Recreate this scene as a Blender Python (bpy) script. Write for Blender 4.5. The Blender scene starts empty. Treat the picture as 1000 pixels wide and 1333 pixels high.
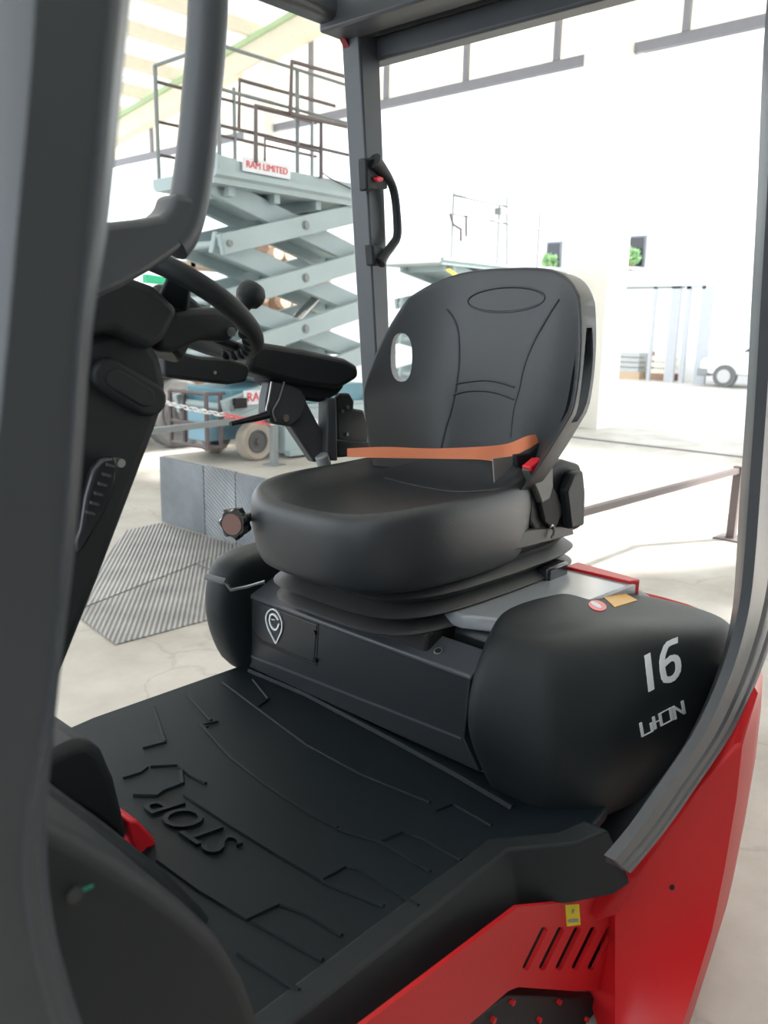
import bpy, bmesh, math, random
from mathutils import Vector, Matrix
from mathutils.bvhtree import BVHTree
random.seed(4)
S = bpy.context.scene
COL = S.collection
PI = math.pi
# ------------------------------------------------------------------ camera
F = 1073.0
W, H = 1000.0, 1333.0
dX = Vector((1008, 220.5, -F)).normalized()
dY = Vector((-1200, 266.5, -F)); dY = (dY - dX * dY.dot(dX)).normalized()
dZ = dX.cross(dY)
R = Matrix((dX, dY, dZ))                       # camera axes -> world axes
EYE = Vector((0, 0, 1.5))
cam = bpy.data.objects.new('camera', bpy.data.cameras.new('camera'))
COL.objects.link(cam)
cam.data.sensor_fit = 'VERTICAL'
cam.data.sensor_height = 24.0
cam.data.lens = 24.0 * F / H
cam.data.clip_start = 0.02
cam.data.clip_end = 300
cam.matrix_world = Matrix.Translation(EYE) @ R.to_4x4()
cam.data.dof.use_dof = True
cam.data.dof.focus_distance = 1.9
cam.data.dof.aperture_fstop = 3.2
S.camera = cam
# ------------------------------------------------------------------ sky, sun, exposure
w = bpy.data.worlds.new('sky'); S.world = w; w.use_nodes = True
nt = w.node_tree
bg = nt.nodes['Background']
bg.inputs[0].default_value = (0.86, 0.94, 1.0, 1)
bg.inputs[1].default_value = 3.2
sun = bpy.data.objects.new('sun', bpy.data.lights.new('sun', 'SUN'))
COL.objects.link(sun)
sun.data.energy = 14.0
sun.data.angle = math.radians(2.0)
sun.data.color = (1.0, 0.96, 0.9)
el, az = math.radians(32), math.radians(-28)    # the sun stands behind the far wall and to the right
sun.rotation_euler = Vector((math.cos(el) * math.cos(az), math.cos(el) * math.sin(az), math.sin(el))).to_track_quat('Z', 'Y').to_euler()
vs = S.view_settings
S.display_settings.display_device = 'sRGB'
vs.view_transform = 'Standard'
vs.look = 'None'
vs.exposure = 0.1
vs.gamma = 1
vs.use_curve_mapping = False


def P(px, py, ax, val):
    """the point where the line of sight through a pixel meets the plane axis=val"""
    r = R @ Vector((px - W / 2, H / 2 - py, -F))
    t = (val - EYE[ax]) / r[ax]
    return EYE + r * t


# ------------------------------------------------------------------ materials
MATS = {}


def mat(name, col, rough=0.5, metal=0.0, var=0.08, vscale=8.0, bump=0.0, bscale=300.0, spec=0.5, coat=0.0, emit=0.0, trans=0.0):
    if name in MATS:
        return MATS[name]
    m = bpy.data.materials.new(name); m.use_nodes = True
    n = m.node_tree.nodes; l = m.node_tree.links
    b = n['Principled BSDF']
    b.inputs['Roughness'].default_value = rough
    b.inputs['Metallic'].default_value = metal
    b.inputs['Specular IOR Level'].default_value = spec
    b.inputs['Coat Weight'].default_value = coat
    tc = n.new('ShaderNodeTexCoord')
    no = n.new('ShaderNodeTexNoise'); no.inputs['Scale'].default_value = vscale; no.inputs['Detail'].default_value = 4
    l.new(tc.outputs['Object'], no.inputs['Vector'])
    mx = n.new('ShaderNodeMix'); mx.data_type = 'RGBA'
    a = [max(0, c * (1 - var)) for c in col]; c2 = [min(1, c * (1 + var)) for c in col]
    mx.inputs[6].default_value = (*a, 1); mx.inputs[7].default_value = (*c2, 1)
    l.new(no.outputs['Fac'], mx.inputs[0])
    l.new(mx.outputs[2], b.inputs['Base Color'])
    if bump:
        nb = n.new('ShaderNodeTexNoise'); nb.inputs['Scale'].default_value = bscale; nb.inputs['Detail'].default_value = 2
        l.new(tc.outputs['Object'], nb.inputs['Vector'])
        bp = n.new('ShaderNodeBump'); bp.inputs['Strength'].default_value = bump; bp.inputs['Distance'].default_value = 0.002
        l.new(nb.outputs['Fac'], bp.inputs['Height']); l.new(bp.outputs[0], b.inputs['Normal'])
    if emit:
        b.inputs['Emission Color'].default_value = (*col, 1); b.inputs['Emission Strength'].default_value = emit
    if trans:
        o = n['Material Output']
        t = n.new('ShaderNodeBsdfTranslucent'); l.new(mx.outputs[2], t.inputs[0])
        ms = n.new('ShaderNodeMixShader'); ms.inputs[0].default_value = trans
        l.new(b.outputs[0], ms.inputs[1]); l.new(t.outputs[0], ms.inputs[2]); l.new(ms.outputs[0], o.inputs[0])
    MATS[name] = m
    return m


PLASTIC = mat('black grained plastic', (0.014, 0.018, 0.021), 0.50, bump=0.35, bscale=900, spec=0.3)
FRAME = mat('black satin steel paint', (0.066, 0.073, 0.083), 0.33, bump=0.25, bscale=600, spec=0.4)
VINYL = mat('black seat vinyl', (0.024, 0.028, 0.033), 0.42, bump=0.25, bscale=700, spec=0.6)
RUBBER = mat('black floor rubber', (0.006, 0.011, 0.015), 0.55, bump=0.3, bscale=500, spec=0.22)
BELLOW = mat('black bellows rubber', (0.035, 0.036, 0.038), 0.5)
PANEL = mat('black sheet steel', (0.018, 0.021, 0.025), 0.36, var=0.05)
STRIP = mat('grey black sheet edge', (0.06, 0.065, 0.075), 0.33)
RED = mat('red truck paint', (0.56, 0.014, 0.018), 0.36, spec=0.35, coat=0.0, bump=0.1, bscale=60)
REDB = mat('bright red plastic', (0.72, 0.02, 0.035), 0.35)
DARK = mat('deep black void paint', (0.006, 0.006, 0.007), 0.7)
GLOSS = mat('gloss black metal', (0.02, 0.022, 0.026), 0.12)
STEEL = mat('bright steel', (0.5, 0.5, 0.5), 0.3, metal=0.9)
WHITE = mat('white print', (0.75, 0.77, 0.8), 0.5)
YELLOW = mat('yellow label', (0.75, 0.62, 0.02), 0.5)
ORANGE = mat('orange webbing', (0.80, 0.25, 0.12), 0.7, bump=0.5, bscale=400)
AMBER = mat('pale amber label', (0.75, 0.42, 0.10), 0.5)
GREYTAG = mat('grey tag', (0.30, 0.28, 0.27), 0.6)
TEAL = mat('grey teal lift paint', (0.36, 0.44, 0.45), 0.45, var=0.18, vscale=3)
TEAL2 = mat('blue teal lift paint', (0.10, 0.24, 0.30), 0.45, var=0.2, vscale=3)
RAILG = mat('grey rail steel', (0.22, 0.24, 0.24), 0.5)
RAILB = mat('brown grey rail steel', (0.13, 0.10, 0.10), 0.5)
TYRE = mat('dusty tyre', (0.42, 0.37, 0.31), 0.9, var=0.2, vscale=12)
TYRED = mat('dark tyre', (0.14, 0.14, 0.14), 0.85, var=0.2)
HUB = mat('dark wheel hub', (0.09, 0.09, 0.09), 0.6)
CREAM = mat('cream painted steel', (0.80, 0.73, 0.60), 0.6)
GREENE = mat('pale green edge paint', (0.45, 0.58, 0.36), 0.6)
GREEN = mat('green awning', (0.03, 0.50, 0.25), 0.6)
RUST = mat('rusty brown iron', (0.30, 0.19, 0.13), 0.8, var=0.4, vscale=14)
WHITEW = mat('white building render', (0.85, 0.85, 0.84), 0.8, var=0.02)
GLASSD = mat('dark window glass', (0.05, 0.05, 0.06), 0.2)
LEAF = mat('bright leaf', (0.34, 0.55, 0.26), 0.6, var=0.4, vscale=20)
GREYW = mat('grey window frame', (0.22, 0.22, 0.25), 0.5)
REDP = mat('red print', (0.75, 0.04, 0.05), 0.5)
CHW = mat('white chain plastic', (0.8, 0.78, 0.76), 0.5)
CHR = mat('red chain plastic', (0.75, 0.12, 0.12), 0.5)
PANE = mat('cream cladding pane', (0.85, 0.83, 0.76), 0.55, trans=0.55)
SHEET = mat('corrugated roof sheet', (0.80, 0.80, 0.78), 0.5, var=0.05, trans=0.13)
CARW = mat('white car paint', (0.8, 0.8, 0.8), 0.25)


def concrete():
    m = bpy.data.materials.new('worn concrete'); m.use_nodes = True
    n = m.node_tree.nodes; l = m.node_tree.links; b = n['Principled BSDF']
    tc = n.new('ShaderNodeTexCoord')
    no = n.new('ShaderNodeTexNoise'); no.inputs['Scale'].default_value = 1.6; no.inputs['Detail'].default_value = 8; no.inputs['Roughness'].default_value = 0.6
    l.new(tc.outputs['Object'], no.inputs['Vector'])
    cr = n.new('ShaderNodeValToRGB')
    e = cr.color_ramp.elements
    e[0].position = 0.33; e[0].color = (0.36, 0.33, 0.29, 1)
    e[1].position = 0.62; e[1].color = (0.53, 0.50, 0.46, 1)
    l.new(no.outputs['Fac'], cr.inputs[0])
    vo = n.new('ShaderNodeTexVoronoi'); vo.feature = 'DISTANCE_TO_EDGE'; vo.inputs['Scale'].default_value = 1.3
    n2 = n.new('ShaderNodeTexNoise'); n2.inputs['Scale'].default_value = 3; n2.inputs['Detail'].default_value = 5
    l.new(tc.outputs['Object'], n2.inputs['Vector'])
    ad = n.new('ShaderNodeMix'); ad.data_type = 'RGBA'; ad.inputs[0].default_value = 0.25
    l.new(tc.outputs['Object'], ad.inputs[6]); l.new(n2.outputs['Color'], ad.inputs[7]); l.new(ad.outputs[2], vo.inputs['Vector'])
    cc = n.new('ShaderNodeValToRGB'); cc.color_ramp.elements[0].color = (0.72, 0.72, 0.72, 1); cc.color_ramp.elements[1].position = 0.012
    l.new(vo.outputs[0], cc.inputs[0])
    mu = n.new('ShaderNodeMix'); mu.data_type = 'RGBA'; mu.blend_type = 'MULTIPLY'; mu.inputs[0].default_value = 0.6
    l.new(cr.outputs[0], mu.inputs[6]); l.new(cc.outputs[0], mu.inputs[7])
    l.new(mu.outputs[2], b.inputs['Base Color'])
    b.inputs['Roughness'].default_value = 0.55
    bp = n.new('ShaderNodeBump'); bp.inputs['Strength'].default_value = 0.2; bp.inputs['Distance'].default_value = 0.01
    l.new(no.outputs['Fac'], bp.inputs['Height']); l.new(bp.outputs[0], b.inputs['Normal'])
    return m


def checker(name, col, axis_rot, scale=30.0):
    m = bpy.data.materials.new(name); m.use_nodes = True
    n = m.node_tree.nodes; l = m.node_tree.links; b = n['Principled BSDF']
    tc = n.new('ShaderNodeTexCoord'); mp = n.new('ShaderNodeMapping'); mp.inputs['Rotation'].default_value = axis_rot
    l.new(tc.outputs['Object'], mp.inputs[0])
    wv = n.new('ShaderNodeTexWave'); wv.inputs['Scale'].default_value = scale / 5.0; wv.inputs['Distortion'].default_value = 0.3
    l.new(mp.outputs[0], wv.inputs['Vector'])
    no = n.new('ShaderNodeTexNoise'); no.inputs['Scale'].default_value = 3; no.inputs['Detail'].default_value = 6
    l.new(tc.outputs['Object'], no.inputs['Vector'])
    mx = n.new('ShaderNodeMix'); mx.data_type = 'RGBA'
    mx.inputs[6].default_value = (*[c * 0.74 for c in col], 1); mx.inputs[7].default_value = (*[c * 1.12 for c in col], 1)
    l.new(wv.outputs['Fac'], mx.inputs[0])
    m2 = n.new('ShaderNodeMix'); m2.data_type = 'RGBA'; m2.blend_type = 'OVERLAY'; m2.inputs[0].default_value = 0.7
    l.new(mx.outputs[2], m2.inputs[6]); l.new(no.outputs['Fac'], m2.inputs[7])
    l.new(m2.outputs[2], b.inputs['Base Color'])
    b.inputs['Metallic'].default_value = 0.25; b.inputs['Roughness'].default_value = 0.5
    bp = n.new('ShaderNodeBump'); bp.inputs['Strength'].default_value = 0.8; bp.inputs['Distance'].default_value = 0.006
    l.new(wv.outputs['Fac'], bp.inputs['Height']); l.new(bp.outputs[0], b.inputs['Normal'])
    return m


CONC = concrete()
CHK_A = checker('checker plate on floor', (0.27, 0.26, 0.25), (0, 0, math.radians(38)), 62)
CHK_B = checker('checker plate upright', (0.21, 0.23, 0.25), (math.radians(35), 0, math.radians(90)), 60)
CHK_C = checker('checker plate upright bright', (0.27, 0.29, 0.31), (math.radians(60), 0, math.radians(90)), 60)

# ------------------------------------------------------------------ mesh helpers


def link(name, me, m, parent=None, smooth=True, ang=35):
    if m is not None:
        me.materials.clear(); me.materials.append(m)
    if smooth:
        me.shade_smooth() if hasattr(me, 'shade_smooth') else [setattr(p, 'use_smooth', True) for p in me.polygons]
        try: me.set_sharp_from_angle(angle=math.radians(ang))
        except Exception: pass
    o = bpy.data.objects.new(name, me); COL.objects.link(o)
    if parent is not None:
        o.parent = parent
        o.matrix_parent_inverse = WM[parent].inverted() if parent in WM else Matrix.Identity(4)
    return o


WM = {}


def obj(name, bm, m, parent=None, smooth=True, ang=35):
    bmesh.ops.recalc_face_normals(bm, faces=bm.faces[:])
    me = bpy.data.meshes.new(name); bm.to_mesh(me); bm.free()
    return link(name, me, m, parent, smooth, ang)


def empty(name, loc, label, cat, group=None):
    o = bpy.data.objects.new(name, None); COL.objects.link(o); o.location = loc
    o.empty_display_size = 0.1
    WM[o] = Matrix.Translation(Vector(loc))
    o['label'] = label; o['category'] = cat
    if group: o['group'] = group
    return o


def tag(o, label, cat, group=None):
    o['label'] = label; o['category'] = cat
    if group: o['group'] = group
    return o


def bev(o, wd, seg=2, ang=30):
    b = o.modifiers.new('bevel', 'BEVEL'); b.width = wd; b.segments = seg; b.limit_method = 'ANGLE'; b.angle_limit = math.radians(ang)
    b.harden_normals = False
    return o


def sub(o, lv=2):
    s = o.modifiers.new('subdivision', 'SUBSURF'); s.levels = lv; s.render_levels = lv
    return o


def box_bm(bm, a, b):
    a = Vector(a); b = Vector(b)
    v = [bm.verts.new((x, y, z)) for x in (a.x, b.x) for y in (a.y, b.y) for z in (a.z, b.z)]
    for f in ((0, 1, 3, 2), (4, 6, 7, 5), (0, 4, 5, 1), (2, 3, 7, 6), (0, 2, 6, 4), (1, 5, 7, 3)):
        bm.faces.new([v[i] for i in f])


def box(name, a, b, m, parent=None, bw=0.0):
    bm = bmesh.new(); box_bm(bm, a, b)
    o = obj(name, bm, m, parent)
    if bw: bev(o, bw)
    return o


def prism_bm(bm, pts, d):
    d = Vector(d)
    n = len(pts)
    a = [bm.verts.new(p) for p in pts]; b = [bm.verts.new(Vector(p) + d) for p in pts]
    bm.faces.new(a); bm.faces.new(b[::-1])
    for i in range(n):
        bm.faces.new([a[i], a[(i + 1) % n], b[(i + 1) % n], b[i]])


def prism(name, pts, d, m, parent=None, bw=0.0, seg=2):
    bm = bmesh.new(); prism_bm(bm, pts, d)
    o = obj(name, bm, m, parent)
    if bw: bev(o, bw, seg)
    return o


def plate(name, px, ax, val, th, m, parent=None, bw=0.0, seg=2):
    """an outline lying in the plane axis=val, th thick along that axis"""
    d = [0, 0, 0]; d[ax] = th
    return prism(name, [P(x, y, ax, val) for x, y in px], d, m, parent, bw, seg)


def tube_bm(bm, pts, r, n=8, closed=False, flat=None):
    pts = [Vector(p) for p in pts]
    N = len(pts)
    rings = []
    prev = None
    for i, p in enumerate(pts):
        if closed: t = pts[(i + 1) % N] - pts[i - 1]
        else: t = pts[min(i + 1, N - 1)] - pts[max(i - 1, 0)]
        t.normalize()
        if prev is None:
            u = t.cross(Vector((0, 0, 1)))
            if u.length < 0.05: u = t.cross(Vector((0, 1, 0)))
        else:
            u = prev - t * prev.dot(t)
        u.normalize(); prev = u
        v = t.cross(u)
        ri = r[i] if isinstance(r, (list, tuple)) else r
        off = PI / n if n == 4 else 0
        rings.append([bm.verts.new(p + (u * math.cos(a + off) + v * math.sin(a + off)) * ri) for a in [2 * PI * k / n for k in range(n)]])
    for i in range(N if closed else N - 1):
        A, B = rings[i], rings[(i + 1) % N]
        for k in range(n):
            bm.faces.new([A[k], A[(k + 1) % n], B[(k + 1) % n], B[k]])
    if not closed:
        bm.faces.new(rings[0]); bm.faces.new(rings[-1][::-1])


def tube(name, pts, r, m, parent=None, n=10, closed=False):
    bm = bmesh.new(); tube_bm(bm, pts, r, n, closed)
    return obj(name, bm, m, parent, ang=50)


def cyl(name, a, b, r, m, parent=None, n=20, bw=0.0):
    a = Vector(a); b = Vector(b)
    o = tube(name, [a, b], r, m, parent, n)
    if bw: bev(o, bw)
    return o


def smoothpath(pts, k=6, closed=False):
    pts = [Vector(p) for p in pts]; out = []; n = len(pts)
    rng = range(n if closed else n - 1)
    for i in rng:
        g = (lambda j: pts[j % n]) if closed else (lambda j: pts[max(0, min(n - 1, j))])
        p0, p1, p2, p3 = g(i - 1), g(i), g(i + 1), g(i + 2)
        for s in range(k):
            t = s / k
            out.append(0.5 * ((2 * p1) + (p2 - p0) * t + (2 * p0 - 5 * p1 + 4 * p2 - p3) * t * t + (-p0 + 3 * p1 - 3 * p2 + p3) * t ** 3))
    if not closed: out.append(pts[-1])
    return out


def loft(name, rings, m, parent=None, cap=True, closed=True, lv=0, ang=60):
    bm = bmesh.new()
    rr = [[bm.verts.new(p) for p in r] for r in rings]
    n = len(rr[0])
    for A, B in zip(rr, rr[1:]):
        for k in range(n if closed else n - 1):
            bm.faces.new([A[k], A[(k + 1) % n], B[(k + 1) % n], B[k]])
    if cap:
        bm.faces.new(rr[0][::-1]); bm.faces.new(rr[-1])
    o = obj(name, bm, m, parent, ang=ang)
    if lv: sub(o, lv)
    return o


def text_mesh(txt, size, thick, shear=0.0):
    c = bpy.data.curves.new('t', 'FONT'); c.body = txt; c.size = size; c.extrude = thick / 2; c.shear = shear
    c.align_x = 'CENTER'; c.align_y = 'CENTER'
    c.resolution_u = 3
    o = bpy.data.objects.new('t', c); COL.objects.link(o)
    dg = bpy.context.evaluated_depsgraph_get()
    me = bpy.data.meshes.new_from_object(o.evaluated_get(dg))
    bpy.data.objects.remove(o); bpy.data.curves.remove(c)
    return me


def text(name, txt, org, u, v, size, thick, m, parent=None, shear=0.0):
    me = text_mesh(txt, size, thick, shear)
    u = Vector(u).normalized(); v = Vector(v).normalized(); w_ = u.cross(v)
    M4 = Matrix((u, v, w_)).transposed().to_4x4(); M4.translation = Vector(org)
    me.transform(M4)
    return link(name, me, m, parent, smooth=False)


def bvh_of(o):
    dg = bpy.context.evaluated_depsgraph_get(); dg.update()
    me = bpy.data.meshes.new_from_object(o.evaluated_get(dg))
    t = BVHTree.FromPolygons([v.co.copy() for v in me.vertices], [tuple(p.vertices) for p in me.polygons])
    bpy.data.meshes.remove(me)
    return t


def hit(t, px, py, off=0.0):
    """the point of a real surface seen at a pixel, lifted off it by its normal"""
    r = (R @ Vector((px - W / 2, H / 2 - py, -F))).normalized()
    loc, nor, i, d = t.ray_cast(EYE, r)
    if loc is None: return None, None
    if nor.dot(r) > 0: nor = -nor
    return loc + nor * off, nor


def decal(name, t, polys, m, parent, th=0.0018):
    """thin raised print following a surface: each polygon is a ring of pixels"""
    bm = bmesh.new()
    for poly in polys:
        f_, b_ = [], []
        for (x, y) in poly:
            a, n_ = hit(t, x, y, th)
            if a is None: continue
            f_.append(bm.verts.new(a)); b_.append(bm.verts.new(a - n_ * th * 1.6))
        k = len(f_)
        if k < 3: continue
        bm.faces.new(f_); bm.faces.new(b_[::-1])
        for i in range(k): bm.faces.new([f_[i], f_[(i + 1) % k], b_[(i + 1) % k], b_[i]])
    return obj(name, bm, m, parent, smooth=False)


def lerp(a, b, t): return a + (b - a) * t


# ================================================================== THE SETTING
def struct(o): o['kind'] = 'structure'; return o


fl = struct(box('floor', (-14, -14, -0.2), (60, 45, 0), CONC))
# roof: rises towards us from the far left, ridge overhead
def roofz(y): return 9.24 - 0.14 * abs(y) if y > 0 else 9.24 + 0.14 * y


bm = bmesh.new()
nx = 400
ys = [21.5, 0, -12]
rows = []
for y in ys:
    rows.append([bm.verts.new((12.3 - i * 0.06, y, roofz(y) + 0.26 + (0.022 if i % 4 < 2 else -0.022))) for i in range(nx)])
for A, B in zip(rows, rows[1:]):
    for i in range(nx - 1): bm.faces.new([A[i], A[i + 1], B[i + 1], B[i]])
ceil = struct(obj('ceiling', bm, SHEET, None, smooth=False))
y = 19.95
while y > -11:
    z = roofz(y)
    bm = bmesh.new()
    prism_bm(bm, [(-11, y - 0.05, z), (-11, y + 0.13, z), (-11, y + 0.13, z + 0.03), (-11, y - 0.02, z + 0.03), (-11, y - 0.02, z + 0.24), (-11, y - 0.05, z + 0.24)], (23, 0, 0))
    obj('purlin', bm, CREAM, ceil, smooth=False)
    y -= 1.35
# rafter (portal beam) with green edge
wall = struct(box('wall_back', (12.0, -11.9, 5.42), (12.12, 21.4, 5.56), GREYW))
def rafter(y0, y1):
    def zt(y): return roofz(y)
    bm = bmesh.new(); prism_bm(bm, [(11.7, y0, zt(y0) - 0.52), (11.7, y1, zt(y1) - 0.52), (11.7, y1, zt(y1) - 0.10), (11.7, y0, zt(y0) - 0.10)], (0.28, 0, 0))
    obj('rafter', bm, CREAM, wall, smooth=False)
    bm = bmesh.new(); prism_bm(bm, [(11.62, y0, zt(y0) - 0.10), (11.62, y1, zt(y1) - 0.10), (11.62, y1, zt(y1) - 0.0), (11.62, y0, zt(y0) - 0.0)], (0.4, 0, 0))
    obj('rafter_flange', bm, GREENE, wall, smooth=False)
rafter(21.4, 0.0); rafter(0.0, -11.9)
my = [20.8, 18.9, 17.0, 15.05, 13.15, 11.12, 9.30, 7.55, 5.5, 3.6, 1.7, -0.2, -2.2, -4.2, -6.2, -8.2, -10.2]
for a, b in zip(my, my[1:]):
    zt = min(roofz(a), roofz(b)) - 0.1
    box('mullion', (11.98, a - 0.05, 5.56), (12.1, a + 0.05, roofz(a) - 0.1), GREYW, wall)
    prism('pane', [(12.04, a - 0.05, 5.56), (12.04, b + 0.05, 5.56), (12.04, b + 0.05, roofz(b) - 0.1), (12.04, a - 0.05, roofz(a) - 0.1)], (0.02, 0, 0), PANE, wall)
for i, y0 in enumerate((6.25, 14.3, -2.4)):
    box('column', (11.75, y0, 0), (12.35, y0 + 0.66, roofz(y0) - 0.12), mat('blown-out column cream', (0.90, 0.86, 0.79), 0.6, var=0.03), wall)  # cream lightened so the colour itself carries the blown-out daylight
# floor joint strip
box('joint_strip', (10.5, -2, 0.0), (10.56, 9, 0.012), RAILB, fl)

# unseen dark wall added beside the camera to hold back near-side light
struct(box('wall_light_blocker', (-9.0, -3.2, 0), (6.0, -3.0, 5.2), mat('dark light-blocking wall', (0.10, 0.10, 0.105), 0.85)))

# raised dock faced with checker plates
dock = struct(box('trim_1', (3.43, 3.55, 0.0), (5.7, 5.41, 0.512), CONC))
for k, (a, b, m) in enumerate(((5.42, 4.86, CHK_B), (4.85, 4.495, CHK_C), (4.485, 3.55, CHK_B))):
    o = box('checker_panel', (3.405, b, 0.0), (3.43, a, 0.505 + 0.004 * (k % 2)), m, dock)
for k, (pts) in enumerate((((1.86, 3.40), (1.93, 3.95), (2.9, 4.25), (2.85, 3.35)),
                           ((1.93, 3.96), (2.55, 4.75), (3.05, 5.32), (3.35, 5.35), (3.38, 4.40), (2.9, 4.26)),
                           ((2.86, 3.35), (2.91, 4.25), (3.39, 4.39), (3.39, 3.2)))):
    prism('checker_plate', [(x, y_, 0.001 + 0.003 * k) for x, y_ in pts], (0, 0, 0.006), CHK_A, fl)

# ================================================================== OUTSIDE
bl = empty('building', (27, 10, 0), 'long white sunlit building across the yard with small square windows', 'building')
box('wall', (26.5, -10, 0), (27.2, 44, 12.0), WHITEW, bl)
WN = [(P(806, 308, 0, 26.42), P(838, 348, 0, 26.42)), (P(712, 315, 0, 26.42), P(729, 348, 0, 26.42))]
for (y0, y1, z0, z1) in [(a_.y, b_.y, b_.z, a_.z) for a_, b_ in WN]:
    f = box('window', (26.42, y1, z0), (26.52, y0, z1), GREYW, bl)
    box('pane', (26.40, y1 + 0.06, z0 + 0.06), (26.43, y0 - 0.06, z1 - 0.06), GLASSD, f)
def bush(name, c, r, n, label):
    bm = bmesh.new()
    for i in range(n):
        v = Vector((random.gauss(0, 1), random.gauss(0, 1), random.gauss(0, 1))).normalized() * r * random.random() ** 0.4
        v.z *= 0.8; p = Vector(c) + v
        a = Vector((random.gauss(0, 1), random.gauss(0, 1), random.gauss(0, 1))).normalized() * 0.09
        b = a.cross(Vector((random.gauss(0, 1), random.gauss(0, 1), random.gauss(0, 1)))).normalized() * 0.05
        bm.faces.new([bm.verts.new(p + a), bm.verts.new(p + b), bm.verts.new(p - a), bm.verts.new(p - b)])
    e = empty(name, (c[0], c[1], c[2] - r), label, 'plant')
    l_ = obj('foliage', bm, LEAF, e, smooth=False); l_['kind'] = 'stuff'
    cyl('pot', (c[0], c[1], c[2] - r), (c[0], c[1], c[2] - r * 0.55), r * 0.5, RUST, e)
pp_ = P(817, 335, 0, 26.0); bush('potted_plant', (26.0, pp_.y, pp_.z + 0.02), 0.40, 500, 'bright green plant in front of the small window in the middle of the white building')
pp_ = P(716, 340, 0, 26.0); bush('potted_plant', (26.0, pp_.y, pp_.z), 0.30, 300, 'green plant at the small window just above the seat back')
for a_, b_, z_ in [(q_.y - 0.1, p_.y + 0.1, q_.z - 0.08) for p_, q_ in WN]: box('window_ledge', (25.7, a_, z_), (26.5, b_, z_ + 0.05), WHITEW, bl)

# cage frame and things around it
cg = empty('storage_cage', (25, 11.5, 0), 'open grey steel post frame standing in the yard before the white building', 'frame')
PALE = mat('overexposed grey steel', (0.42, 0.43, 0.46), 0.5)  # steel grey lightened, overexposure put into the base colour
def cpost(px, w_, x=25.0, top=2.86, m=PALE):
    q = P(px, 480, 0, x)
    box('post', (x - 0.05, q.y - w_ / 2, 0), (x + 0.05, q.y + w_ / 2, top), m, cg)
for px, w_ in ((845, 0.10), (872, 0.3), (888, 0.14), (912, 0.34)): cpost(px, w_)
yy = [P(px, 375, 0, 25).y for px in (790, 893)]
box('top_rail', (24.95, yy[1], 2.80), (25.05, yy[0], 2.88), RAILG, cg)
yy = [P(px, 375, 0, 25).y for px in (893, 920)]
box('top_rail', (24.95, yy[1], 2.78), (25.05, yy[0], 2.9), PALE, cg)
lw = empty('stacked_slabs', (25.6, 13.2, 0), 'low stack of grey slabs on a timber bearer left of the open steel frame', 'slabs')
for k in range(4):
    box('slab', (25.3, 12.15, 0.22 + k * 0.16), (26.1, 13.4, 0.36 + k * 0.16), mat('slab grey', (0.42, 0.43, 0.42), 0.8), lw, 0.01)
box('bearer', (25.3, 12.1, 0.0), (26.1, 13.45, 0.22), mat('timber', (0.5, 0.36, 0.24), 0.8), lw)
cr = empty('crate', (25.6, 11.5, 0), 'small pale crate on timber feet inside the open steel frame', 'crate')
for k in range(3): box('slat', (25.4, 11.1, 0.22 + k * 0.2), (25.9, 11.8, 0.36 + k * 0.2), CREAM, cr, 0.01)
box('foot', (25.4, 11.05, 0), (25.5, 11.85, 0.22), RUST, cr); box('foot', (25.8, 11.05, 0), (25.9, 11.85, 0.22), RUST, cr)
for k, y_ in enumerate((11.12, 11.72)): box('corner_post', (25.42, y_, 0.2), (25.48, y_ + 0.06, 0.9), RUST, cr)

# white car mostly hidden by the pillar
car = empty('car', (24.8, 7.9, 0), 'white car parked in the yard, half hidden behind the right pillar', 'car')
side = [(9.95, 0.35), (9.95, 0.75), (9.5, 0.92), (8.9, 1.0), (8.3, 1.42), (6.9, 1.45), (6.1, 1.05), (5.8, 0.95), (5.8, 0.35)]
sub(bev(prism('body', [(24.0, a - 0.3, b) for a, b in side], (1.6, 0, 0), CARW, car), 0.08, 3), 0)
for y_ in (9.2, 6.6):
    wv = cyl('wheel', (23.93, y_ - 0.3, 0.32), (24.12, y_ - 0.3, 0.32), 0.32, TYRED, car, 24)
    cyl('hub', (23.90, y_ - 0.3, 0.32), (23.95, y_ - 0.3, 0.32), 0.19, STEEL, wv, 16)
prism('side_window', [(23.97, 8.45, 1.02), (23.97, 7.98, 1.33), (23.97, 6.7, 1.36), (23.97, 6.1, 1.05)], (0.04, 0, 0), GLASSD, car)
box('bumper', (23.98, 9.4, 0.3), (25.62, 9.72, 0.52), RAILG, car, 0.03)

# ================================================================== GUARD RAILS AND CHAIN
gr = empty('guard_rail', (5, 2.12, 0), 'low grey guard rail on flat feet in the sunlight behind the seat', 'rail')
a, b = P(765, 665, 1, 2.12), P(962, 612, 1, 2.12)
d = (b - a).normalized()
bm = bmesh.new(); tube_bm(bm, [a - d * 1.6, b], 0.028, 4); obj('rail', bm, RAILB, gr, smooth=False)
for q in (b, a - d * 1.2):
    box('post', (q.x - 0.03, q.y - 0.03, 0), (q.x + 0.03, q.y + 0.03, q.z + 0.03), RAILB, gr)
    box('foot_plate', (q.x - 0.1, q.y - 0.1, 0), (q.x + 0.1, q.y + 0.1, 0.012), RAILB, gr)
gr2 = empty('guard_rail', (3.0, 4.5, 0), 'grey bar guard rail crossing below the steering column to a post on the dock', 'rail')
c1 = P(357, 606, 0, 3.79)
box('post', (c1.x - 0.022, c1.y - 0.022, 0.512), (c1.x + 0.022, c1.y + 0.022, 1.0), RAILG, gr2)
box('foot_plate', (c1.x - 0.06, c1.y - 0.06, 0.512), (c1.x + 0.06, c1.y + 0.06, 0.520), RAILG, gr2)
q0, q1 = P(45, 579, 1, 4.50), P(350, 543, 1, 4.50)
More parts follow.
